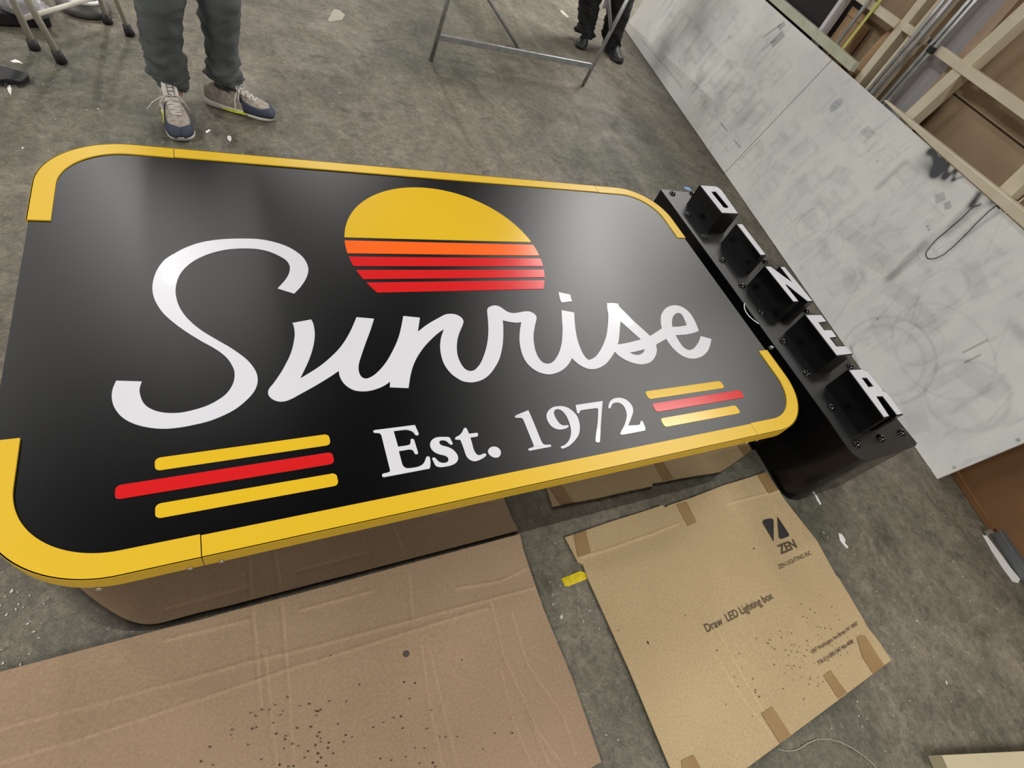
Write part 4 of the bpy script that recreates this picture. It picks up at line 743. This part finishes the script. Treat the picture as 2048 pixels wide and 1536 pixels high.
# ------------------------------------------------------------------ people
def person(shoes, legs, hip, facing, cloth, shirt, label, height=1.75, hem=.075, black=False):
    root = empty('person', (hip[0], hip[1], 0), label, 'person')
    f = Vector((math.cos(facing), math.sin(facing), 0)); lt = Vector((-f.y, f.x, 0)); hp = Vector((hip[0], hip[1], 0))
    k = height/1.75; up = Vector((0, 0, 1))
    ank = [l[0][0] for l in legs]
    J = {}; names = []
    def jn(nm, p, r, par): names.append((nm, p, r, par))
    jn('pelvis', hp+up*.93*k, .13, None); jn('waist', hp+up*1.08*k, .12, 'pelvis'); jn('chest', hp+up*1.32*k, .14, 'waist'); jn('neckb', hp+up*1.46*k, .065, 'chest'); jn('neck', hp+up*1.52*k+f*.01, .055, 'neckb'); jn('head', hp+up*1.62*k+f*.02, .085, 'neck'); jn('crown', hp+up*1.70*k+f*.01, .07, 'head')
    for i, sg in ((0, 1), (1, -1)):
        sd = lt*sg
        jn(f'sh{i}', hp+up*1.40*k+sd*.17, .06, 'chest'); jn(f'el{i}', hp+up*1.12*k+sd*.24-f*.02, .042, f'sh{i}'); jn(f'wr{i}', hp+up*1.16*k+sd*.12+f*.22, .028, f'el{i}'); jn(f'hd{i}', hp+up*1.18*k+sd*.05+f*.25, .036, f'wr{i}')
        for q in range(4): jn(f'fg{i}{q}', hp+up*(1.15+.022*q)*k-sd*.03+f*(.26+.004*q+.02*i), .009, f'hd{i}')
        jn(f'th{i}', hp+up*1.24*k+sd*.02+f*.25, .010, f'hd{i}')
    order = sorted((0, 1), key=lambda i: -(ank[i]-hp).dot(lt))
    for sl, i in enumerate(order):
        sg = 1 if sl == 0 else -1; hj = hp+up*.88*k+lt*sg*.09; lp = [p for p, r in legs[i]]; kn = lp[-1].lerp(hp+up*.86*k+lt*sg*.085, .42)
        jn(f'hip{i}', hj, .085, 'pelvis'); jn(f'kn{i}', kn, .055, f'hip{i}'); jn(f'ca{i}', lp[-2], .046, f'kn{i}'); jn(f'an{i}', lp[1], .028, f'ca{i}'); jn(f'ft{i}', Vector((lp[0].x, lp[0].y, .06)), .024, f'an{i}')
    id_ = {nm: q for q, (nm, *_r) in enumerate(names)}
    me = bpy.data.meshes.new('body'); me.from_pydata([tuple(p) for _, p, _, _ in names], [(q, id_[par]) for q, (_, _, _, par) in enumerate(names) if par], [])
    bo = bpy.data.objects.new('body', me); COL.objects.link(bo); bo.parent = root
    md = bo.modifiers.new('skin', 'SKIN'); sv = me.skin_vertices[0].data
    for q, (_, _, r, _) in enumerate(names): sv[q].radius = (r, r); sv[q].use_root = (q == 0)
    bo.modifiers.new('sub', 'SUBSURF').levels = 1; me.materials.append(SKIN)
    # face: nose, eyes, mouth, ears
    hc = hp+up*1.62*k+f*.02
    mb = MB(); mb.dome((0, 0, 0), .012, .02, 8, 3); n_ = mb.build('nose', SKIN, root, sm=True); n_.location = hc+f*.085; n_.rotation_euler = (0, H, facing)
    for sg in (-1, 1):
        mb = MB(); mb.dome((0, 0, 0), .010, .006, 8, 3); e_ = mb.build('eye', DARK, root, sm=True); e_.location = hc+f*.080+lt*sg*.03+up*.025; e_.rotation_euler = (0, H, facing)
        mb = MB(); mb.dome((0, 0, 0), .022, .012, 8, 3); e_ = mb.build('ear', SKIN, root, sm=True); e_.location = hc+lt*sg*.082; e_.rotation_euler = (H*-sg, 0, facing)
    mb = MB(); mb.box((0, 0, 0), (.006, .042, .008)); e_ = mb.build('mouth', mat('lip', (.30, .12, .10), .5), root, bevel=.002); e_.location = hc+f*.078-up*.045; e_.rotation_euler = (0, 0, facing)
    rings = []
    for i in range(6):
        a_ = i/5*H; rr_ = .098*math.cos(a_)+.004; rings.append([hc-f*.012+up*(.015+.105*math.sin(a_))+f*rr_*math.cos(t)+lt*rr_*.92*math.sin(t) for t in [2*math.pi*j/16 for j in range(16)]])
    mb = MB(); mb.loft(rings); mb.build('hair', DARK, root, sm=True)
    # trousers: one mesh, two lofted legs and the seat
    mb = MB()
    for sl, i in enumerate(order):
        path = legs[i]; sg = 1 if sl == 0 else -1; hj = hp+up*.86*k+lt*sg*.085
        P0 = [p for p, r in path]; R0 = [r for p, r in path]
        last = P0[-1]; kn = last.lerp(hj, .45); 
        PP = P0 + [kn, hj.lerp(last, .15), hj+up*.04]; RR = R0 + [max(R0[-1], .085), .095, .098]
        nseg = 20; rings = []
        tot = 60
        for q in range(tot+1):
            t = q/tot*(len(PP)-1); a_ = min(int(t), len(PP)-2); fr = t-a_
            p = PP[a_].lerp(PP[a_+1], fr); r = RR[a_]*(1-fr)+RR[a_+1]*fr
            ring = []
            for j in range(nseg):
                th = 2*math.pi*j/nseg; dv = Vector((math.cos(th), math.sin(th), 0)); z = p.z
                am = .022*math.exp(-max(0, z-hem)/.16)+.009
                wr = am*noise.noise(Vector((dv.x*1.3+i*5, dv.y*1.3, z*30+dv.x*2.4)))+.5*am*noise.noise(Vector((dv.x*3+i*5, dv.y*3, z*60)))
                ring.append(p+dv*(r+wr)+Vector((0, 0, .010*math.sin(th*2+i)*math.exp(-max(0, z-hem)/.03))))
            rings.append(ring)
        mb.loft(rings, cap=False)
        inner = [[c_+(Vector((p.x, p.y, c_.z))-c_)*.12 if False else p for p in rings[0]] for c_ in [Vector()]]
        cen_ = sum(rings[0], Vector())/nseg; lo_ = [p.lerp(cen_, .22)+Vector((0, 0, .02)) for p in rings[0]]; mb.loft([rings[0][::-1], lo_[::-1]], cap=False); mb.add(lo_, [tuple(range(nseg))])
    rings = [[hp+up*z_*k+f*rx*math.cos(t)+lt*ry*math.sin(t) for t in [2*math.pi*j/24 for j in range(24)]] for z_, rx, ry in ((.80, .06, .12), (.84, .11, .175), (.92, .125, .185), (1.0, .12, .17), (1.05, .115, .16))]
    mb.loft(rings); mb.build('trousers', cloth, root, sm=True)
    mb = MB(); rings = [[hp+up*z_*k+f*rx*math.cos(t)+lt*ry*math.sin(t) for t in [2*math.pi*j/24 for j in range(24)]] for z_, rx, ry in ((.94, .15, .20), (1.08, .14, .185), (1.25, .145, .20), (1.36, .135, .20), (1.43, .09, .15), (1.475, .065, .075))]
    mb.loft(rings)
    for i, sg in ((0, 1), (1, -1)):
        sd = lt*sg; mb.tube([hp+up*1.40*k+sd*.14, hp+up*1.36*k+sd*.19, hp+up*1.12*k+sd*.245-f*.02, hp+up*1.15*k+sd*.14+f*.19], [.075, .068, .055, .042], 12)
    mb.build('shirt', shirt, root, sm=True)
    for (heel, toe, mir) in shoes: shoe(heel, toe, mir, root, black)
    adopt(root)
    return root
def shoe(heel, toe, mir, root, black):
    L_ = (Vector(toe)-Vector(heel)).length; dx = (Vector(toe)-Vector(heel)).normalized(); X = Vector((dx.x, dx.y, 0)); Y = Vector((-dx.y, dx.x, 0)); k = L_/.30
    hl = Vector((heel[0], heel[1], 0))
    def Wp(x, y, z): return hl + X*x*k + Y*y*k + Vector((0, 0, z*k))
    xs = [0, .006, .02, .045, .08, .12, .15, .18, .21, .24, .265, .282, .292, .298, .30]
    wd = [.030, .052, .066, .074, .074, .073, .078, .090, .100, .102, .094, .080, .062, .040, .018]
    hh = [.050, .060, .068, .072, .078, .086, .080, .066, .052, .043, .036, .028, .018, .010, .004]
    cy = [0, 0, 0, 0, .001, .002, .003, .003, .003, .002, 0, -.003, -.005, -.006, -.007]
    tb = [.006, .003, .001, .001, .001, .001, .001, .001, .001, .001, .003, .006, .009, .011, .013]   # underside
    tt = [.034, .034, .033, .030, .026, .023, .023, .025, .026, .026, .027, .027, .027, .026, .024]   # top of sole
    xn = [0, .003, .008, .016] + [.026+.0085*q for q in range(28)] + [.262, .270, .277, .283, .288, .293, .297, .2995]
    wd, hh, cy, tb, tt = [list(np.interp(xn, xs, v_)) for v_ in (wd, hh, cy, tb, tt)]; xs = xn
    if mir: cy = [-c_ for c_ in cy]
    def topz(x, y=0):
        w_ = np.interp(x, xs, wd)/2*.96; cs = min(1, abs((y-np.interp(x, xs, cy))/w_))**(1/.72)
        return np.interp(x, xs, tt)-.004+np.interp(x, xs, hh)*math.sqrt(max(0, 1-cs*cs))**.72
    sole = MB(); rings = []
    for x, w_, c_, b_, t_ in zip(xs, wd, cy, tb, tt):
        hw = w_/2; rings.append([Wp(x, c_+sy*hw*q, z) for sy, q, z in ((-1, .90, b_), (-1, 1.02, b_+.008), (-1, 1.03, (b_+t_)/2), (-1, .98, t_), (1, .98, t_), (1, 1.03, (b_+t_)/2), (1, 1.02, b_+.008), (1, .90, b_))])
    sole.loft(rings)
    base = empty('shoe', tuple(hl), None, None); bpy.context.view_layer.update(); base.parent = root; base.matrix_parent_inverse = root.matrix_world.inverted()
    base.empty_display_size = .05
    up_m, sole_m = (SHB, SHBS) if black else (SHT, SHW)
    parts = [sole.build('sole', sole_m, base, sm=True, bevel=0)]
    def surf(x_i, a_, off=0):
        x, w_, c_, t_, h_ = xs[x_i], wd[x_i], cy[x_i], tt[x_i], hh[x_i]
        cs, sn = math.cos(a_), math.sin(a_); e = .72
        return Wp(x, c_+(w_/2*.96+off)*math.copysign(abs(cs)**e, cs), t_-.004+(h_+off)*sn**e)
    upr = MB(); m_ = 18
    upr.loft([[surf(q, math.pi*j/m_) for j in range(m_+1)] for q in range(len(xs))], closed=False, cap=False)
    parts.append(upr.build('upper', up_m, base, sm=True))
    if not black:
        tc = MB()
        lim = lambda x: float(np.interp(x, [.150, .160, .175, .20, .235, .255, .268, .276], [.95, .80, .62, .60, .68, .85, 1.2, H]))
        st_i = [q for q in range(len(xs)) if xs[q] >= .150]
        for sg in (0, 1):
            g_ = []
            for q in st_i:
                lo_a = .42 if xs[q] < .168 else 0.0
                g_.append([surf(q, (lo_a+(lim(xs[q])-lo_a)*e_/6) if sg == 0 else math.pi-(lo_a+(lim(xs[q])-lo_a)*e_/6), .0018) for e_ in range(7)])
            tc.loft(g_, closed=False, cap=False)
        o_ = tc.build('toe_overlay', NAVY, base, sm=True); s_m = o_.modifiers.new('s', 'SOLIDIFY'); s_m.thickness = .0015; parts.append(o_)
        sd = -1 if not mir else 1
        ne = MB(); pts = [Wp(x, sd*(w_/2*1.035+.001), z) for x, w_, z in ((.075, .074, .010), (.11, .073, .016), (.15, .077, .020), (.185, .091, .021), (.185, .091, .015), (.15, .077, .008), (.11, .073, .006))]
        ne.add(pts, [tuple(range(7))]); o_ = ne.build('neon_stripe', NEON, base); s_m = o_.modifiers.new('s', 'SOLIDIFY'); s_m.thickness = .004; s_m.offset = 0; parts.append(o_)
        tg = MB(); T = [(-.026, .100, .085), (.026, .100, .085), (.026, .082, .142), (-.026, .082, .142)]
        fr = [Wp(x, y, z) for y, x, z in ((-.024, .158, .092), (.024, .158, .092), (.028, .132, .122), (.025, .116, .146), (0, .113, .150), (-.025, .116, .146), (-.028, .132, .122))]
        bk = [p-X*.008 for p in fr]; tg.add(fr+bk, [tuple(range(7)), tuple(range(13, 6, -1))] + [(q, 7+q, 7+(q+1) % 7, (q+1) % 7) for q in range(7)]); o_ = tg.build('tongue', SHW, base, bevel=.002); parts.append(o_)
        mk = MB(); 
        def tq(u, v): return Wp(.158-.030*v*1.3, u, .092+.036*v*1.3)+X*.003+Vector((0, 0, .003))
        for (u0, v0), (u1, v1) in (((-.010, .25), (-.010, 1)), ((-.010, 1), (.012, 1)), ((.012, 1), (.012, .25)), ((-.008, .85), (.010, .85)), ((-.008, .62), (.010, .62)), ((-.008, .45), (.008, .28))):
            mk.tube([tq(u0, v0), tq(u1, v1)], .0012, 5)
        o_ = mk.build('tongue_badge', DARK, base); parts.append(o_)
        lc = MB()
        for q, x in enumerate((.146, .157, .168, .179, .190, .201, .212)):
            hw = .025-.0012*q
            for dxx in (0, .0045): lc.tube([Wp(x+dxx-(.004 if q % 2 else -.004)*(t_*2-1), hw*(t_*2-1), topz(x+dxx, hw*(t_*2-1))+.0018) for t_ in (0, .2, .4, .6, .8, 1)], .0021, 6)
        for sg in (-1, 1): lc.tube([Wp(.147, 0, .110), Wp(.150, sg*.024, .114), Wp(.152, sg*.042, .085), Wp(.155, sg*.055, .055)], .0022, 6); lc.tube([Wp(.147, 0, .110), Wp(.155, sg*.02, .116), Wp(.165, sg*.036, .095), Wp(.158, 0, .104)], .002, 6)
        lc.tube([Wp(.147, 0, .108), Wp(.142, -.040, .098), Wp(.142, -.066, .080), Wp(.150, -.095, .050)], .0022, 6)
        o_ = lc.build('laces', SHW, base, sm=True); parts.append(o_)
    bpy.context.view_layer.update()
    adopt(base)
    return base
SKIN = mat('skin', (.50, .31, .22), .5)
SHT = mat('taupe_knit', (.36, .315, .265), .8, noise_=(60, 3, .35, .65), col2=(.22, .19, .16), bump=(300, .3, .001))
SHW = mat('off_white_rubber', (.62, .585, .53), .6, noise_=(30, 3, .35, .65), col2=(.54, .50, .45)); NAVY = mat('navy_suede', (.035, .042, .07), .75); NEON = mat('neon_lime', (.62, .66, .05), .5)
SHB = mat('black_shoe', (.010, .010, .011), .5); SHBS = mat('dark_sole', (.022, .022, .023), .6)
DENIM = mat('charcoal_denim', (.088, .097, .096), .8, noise_=(9, 5, .3, .7), col2=(.064, .072, .072), bump=(400, .25, .0008))
BLKT = mat('black_trousers', (.0075, .0075, .009), .8, bump=(200, .3, .001))
heel1 = Vector((.236, 2.19, 0)); toe1 = Vector((.283, 1.893, 0)); heel2 = Vector((.378, 2.235, 0)); toe2 = Vector((.655, 2.150, 0))
def legpath(ank, pts):    # pts: (x centre, y, width) in the photograph
    out = []
    for x, y, wd_ in pts:
        p = near_vert(ank, x, y); dist = (p-CPOS).dot(CF); out.append((p, wd_/2*dist/FPX))
    return out
A1 = heel1.lerp(toe1, .20); A2 = heel2.lerp(toe2, .24)
L1 = legpath(A1, [(352, 171, 52), (347, 164, 62), (341, 152, 66), (332, 130, 70), (325, 100, 72), (320, 60, 76), (319, 20, 84), (320, -5, 88)])
L2 = legpath(A2, [(456, 174, 32), (453, 168, 42), (449, 157, 58), (447, 150, 62), (447, 130, 62), (444, 100, 62), (440, 60, 66), (438, 20, 76), (438, -5, 80)])
person([(heel1, toe1, False), (heel2, toe2, False)], [L1, L2], (.34, 2.27), math.radians(-65), DENIM, mat('grey_shirt', (.16, .17, .18), .8), 'person in charcoal jeans and grey and navy sneakers standing behind the big sign')
toeA = at(1158, 99, 0); toeB = at(1238, 129, 0); dA = (toeA-at(1171, 76, 0)).normalized()*.29; dB = (toeB-at(1213, 98, 0)).normalized()*.29
heelA = toeA-dA; heelB = toeB-dB; AA = heelA.lerp(toeA, .3); AB = heelB.lerp(toeB, .3)
L3 = legpath(AA, [(1168, 68, 36), (1170, 60, 40), (1173, 50, 36), (1174, 35, 40), (1177, 15, 44), (1180, -5, 46)])
L4 = legpath(AB, [(1221, 95, 35), (1222, 85, 38), (1224, 72, 42), (1229, 50, 46), (1236, 25, 50), (1243, -5, 52)])
hx = (AA+AB)/2
person([(heelA, toeA, False), (heelB, toeB, True)], [L3, L4], (hx.x, hx.y+.05), math.radians(-95), BLKT, mat('black_shirt', (.02, .02, .022), .8), 'person in black trousers and black shoes standing behind the steel sawhorse', black=True)
# pale cloth hanging between the black trousers
p = near_vert(AA.lerp(AB, .5)+Vector((0, -.02, 0)), 1212, 12)
mb = MB(); rings = []
for i in range(6):
    z_ = p.z-.01+i*.09; w_ = .026+.005*i; rings.append([(p.x+w_*math.cos(t)+.006*math.sin(3*t+i), p.y+.012*math.sin(t), z_+.015*math.cos(t)*(i == 0)) for t in [2*math.pi*j/14 for j in range(14)]])
mb.loft(rings); o = mb.build('pale_rag', mat('lilac_cloth', (.60, .58, .68), .8), sm=True); tag(o, 'pale lilac rag hanging between the black trouser legs', 'cloth')

# ------------------------------------------------------------------ steel sawhorse
sh = empty('steel_sawhorse', tuple((at(862, 122, 0)+at(1165, 172, 0))/2), 'galvanised steel sawhorse with a low cross bar in front of the black trousers', 'sawhorse')
def leg_to(foot_px, top_px, zt=.82, r=.0125, dz=0):
    f0 = at(*foot_px, dz); t0 = near_vert(f0, *top_px); d_ = t0-f0; return f0, f0+d_*((zt-f0.z)/d_.z)
tops = []
for fp, tp_, r in (((862, 122), (896, 0), .0135), ((1165, 172), (1254, 0), .0135), ((1037, 97), (977, 0), .0125)):
    f0, t0 = leg_to(fp, tp_); tops.append((f0, t0)); mb = MB(); mb.tube([f0+Vector((0, 0, .004)), t0], r, 12); mb.build('leg', GALV, sh, sm=True)
f0, t0 = tops[0]; f1, t1 = tops[1]
def on_leg(q, x, y):
    a_, b_ = q; best = min((i/400 for i in range(401)), key=lambda t: ((a_.lerp(b_, t)-CPOS).normalized()-ray(x, y).normalized()).length); return a_.lerp(b_, best)
ca_, cb_ = on_leg(tops[0], 872, 72), on_leg(tops[1], 1187, 133)
dd = (cb_-ca_).normalized(); sdv = dd.cross(Vector((0, 0, 1))).normalized(); mb = MB(); mb.box((ca_+cb_)/2, ((cb_-ca_).length+.02, .022, .034), (dd, sdv, dd.cross(sdv)*-1)); mb.build('cross_bar', GALV, sh, bevel=.003)
bj = on_leg(tops[1], 1221, 62); bt = near_vert(bj, 1217, 0); bt = bj+(bt-bj)*((.80-bj.z)/(bt-bj).z); mb = MB(); mb.tube([bj, bt], .013, 12); mb.build('brace', GALV, sh, sm=True)
mb = MB(); mb.tube([t0, t1], .02, 12); mb.build('top_bar', GALV, sh, sm=True)
adopt(sh)
zt_ = max(t0.z, t1.z)+.022; mb = MB(); mb.box((2.40, 4.85, zt_+.02), (.44, 3.5, .036)); o = mb.build('added_shadow_plank', PINE, bevel=.003); origin_to(o, (2.42, 3.2, zt_)); tag(o, 'added unseen timber plank across the steel sawhorse, shading the floor below', 'plank'); print('saw', t0, t1)  # unseen plank, added to cast the shadow band on the floor

# ------------------------------------------------------------------ cream trestle at the left edge
tr = empty('folding_trestle', tuple(at(150, 90, 0)), 'cream folding trestle with black rubber feet at the far left', 'trestle')
ends = []
for fp, kp, tp_ in (((71, 99), (64, 78), (25, 0)), ((125, 126), (112, 100), (55, 0)), ((217, 47), (212, 28), (201, 0)), ((261, 71), (250, 50), (233, 0))):
    f0, t0 = leg_to(fp, tp_, .78); ends.append((f0, t0)); kq = on_leg((f0, t0), *kp); r = .0125 if fp[0] < 200 else .011
    mb = MB(); mb.tube([kq-(t0-f0).normalized()*.01, t0], r, 12); l_ = mb.build('leg', CREAM, tr, sm=True)
    mb = MB(); mb.tube([f0+Vector((0, 0, .003)), f0.lerp(kq, .5), kq], [.021, .019, .0165], 12); mb.build('rubber_foot', RUB, l_, sm=True)
ba = on_leg(ends[0], 52, 38); bb = on_leg(ends[2], 199, -8)
mb = MB(); mb.tube([ba, bb], .0095, 10); mb.build('cross_bar', CREAM, tr, sm=True)
for i, j in ((0, 1), (2, 3), (0, 2), (1, 3)): mb = MB(); mb.tube([ends[i][1], ends[j][1]], .012, 10); mb.build('top_bar', CREAM, tr, sm=True)
adopt(tr)
# dark round tub with pale rim, black case, brush
p = at(170, 20, 0)
mb = MB(); n_ = 28
def ringc(c_, r, z): return [(c_.x+r*math.cos(2*math.pi*j/n_), c_.y+r*math.sin(2*math.pi*j/n_), z) for j in range(n_)]
mb.loft([ringc(p, .095, .002), ringc(p, .105, .012), ringc(p, .105, .028), ringc(p, .095, .038), ringc(p, .08, .055), ringc(p, .066, .055), ringc(p, .07, .04), ringc(p, .07, .03)])
o = mb.build('round_tub', mat('grey_tub', (.085, .080, .072), .5), sm=True); tag(o, 'dark grey round tub with a pale rim behind the cream trestle', 'tub'); origin_to(o, (p.x, p.y, 0))
mb = MB(); mb.tube([Vector(q) for q in ringc(Vector((0, 0, 0)), .074, .058)+[ringc(Vector((0, 0, 0)), .074, .058)[0]]], .008, 10); rm_ = mb.build('rim', CABLEW, o, sm=True)
a0 = at(-40, 55, 0); a1 = at(108, 60, 0); e1 = (a1-a0); e1.z = 0; Lc = e1.length; e1.normalize(); e2 = Vector((-e1.y, e1.x, 0)); cc = (a0+a1)/2+e2*.14
mb = MB(); mb.box((cc.x, cc.y, .03), (Lc, .26, .055), (e1, e2, Vector((0, 0, 1)))); o = mb.build('black_case', DARK, bevel=.008); tag(o, 'flat black case on the floor behind the cream trestle legs', 'case'); origin_to(o, (cc.x, cc.y, 0))
mb = MB(); mb.box((0, 0, .058), (.10, .20, .006), (e1, e2, Vector((0, 0, 1)))); mb.build('lid_panel', mat('case_grey', (.05, .05, .055), .4), o, bevel=.002)
c2_ = Vector(at(52, 15, .075)); rings = []
random.seed(5); mb = MB()
for i in range(7):
    a_ = i/6*H; rings.append([(c2_.x+(.085*math.cos(a_)+.003)*(1+.25*noise.noise(Vector((math.cos(t)*2, math.sin(t)*2, i*.7))))*math.cos(t), c2_.y+(.06*math.cos(a_)+.003)*(1+.3*noise.noise(Vector((math.cos(t)*2, 3+math.sin(t)*2, i*.7))))*math.sin(t), .062+.055*math.sin(a_)) for t in [2*math.pi*j/18 for j in range(18)]])
mb.loft(rings); o = mb.build('plastic_film_bundle', PLAST, sm=True); tag(o, 'crumpled pale plastic film bundle on the flat black case', 'plastic film')
b0 = at(-20, 140, .02); b1 = at(58, 150, .012)
mb = MB(); q = [tuple(at(x, y, .02))[:2] for x, y in ((-30, 124), (0, 131), (30, 139), (56, 146), (57, 152), (48, 158), (40, 163), (28, 160), (10, 158), (-30, 165))]
mb.prism([q], .003, .022); o = mb.build('black_brush', DARK, bevel=.004); tag(o, 'black flat brush head poking in at the left edge of the floor', 'brush'); origin_to(o, (*q[1], 0))
mb = MB(); random.seed(9)
for i in range(60):
    t = i/59; s0_ = at(2+44*t, 158+4*math.sin(t*9), .012); s1_ = s0_+Vector((random.uniform(-.004, .010), -random.uniform(.015, .035), -.008)); mb.tube([s0_, s1_], .0011, 4)
br = mb.build('bristles', RUB, None); br.parent = o; bpy.context.view_layer.update(); br.matrix_parent_inverse = o.matrix_world.inverted(); br['kind'] = 'stuff'
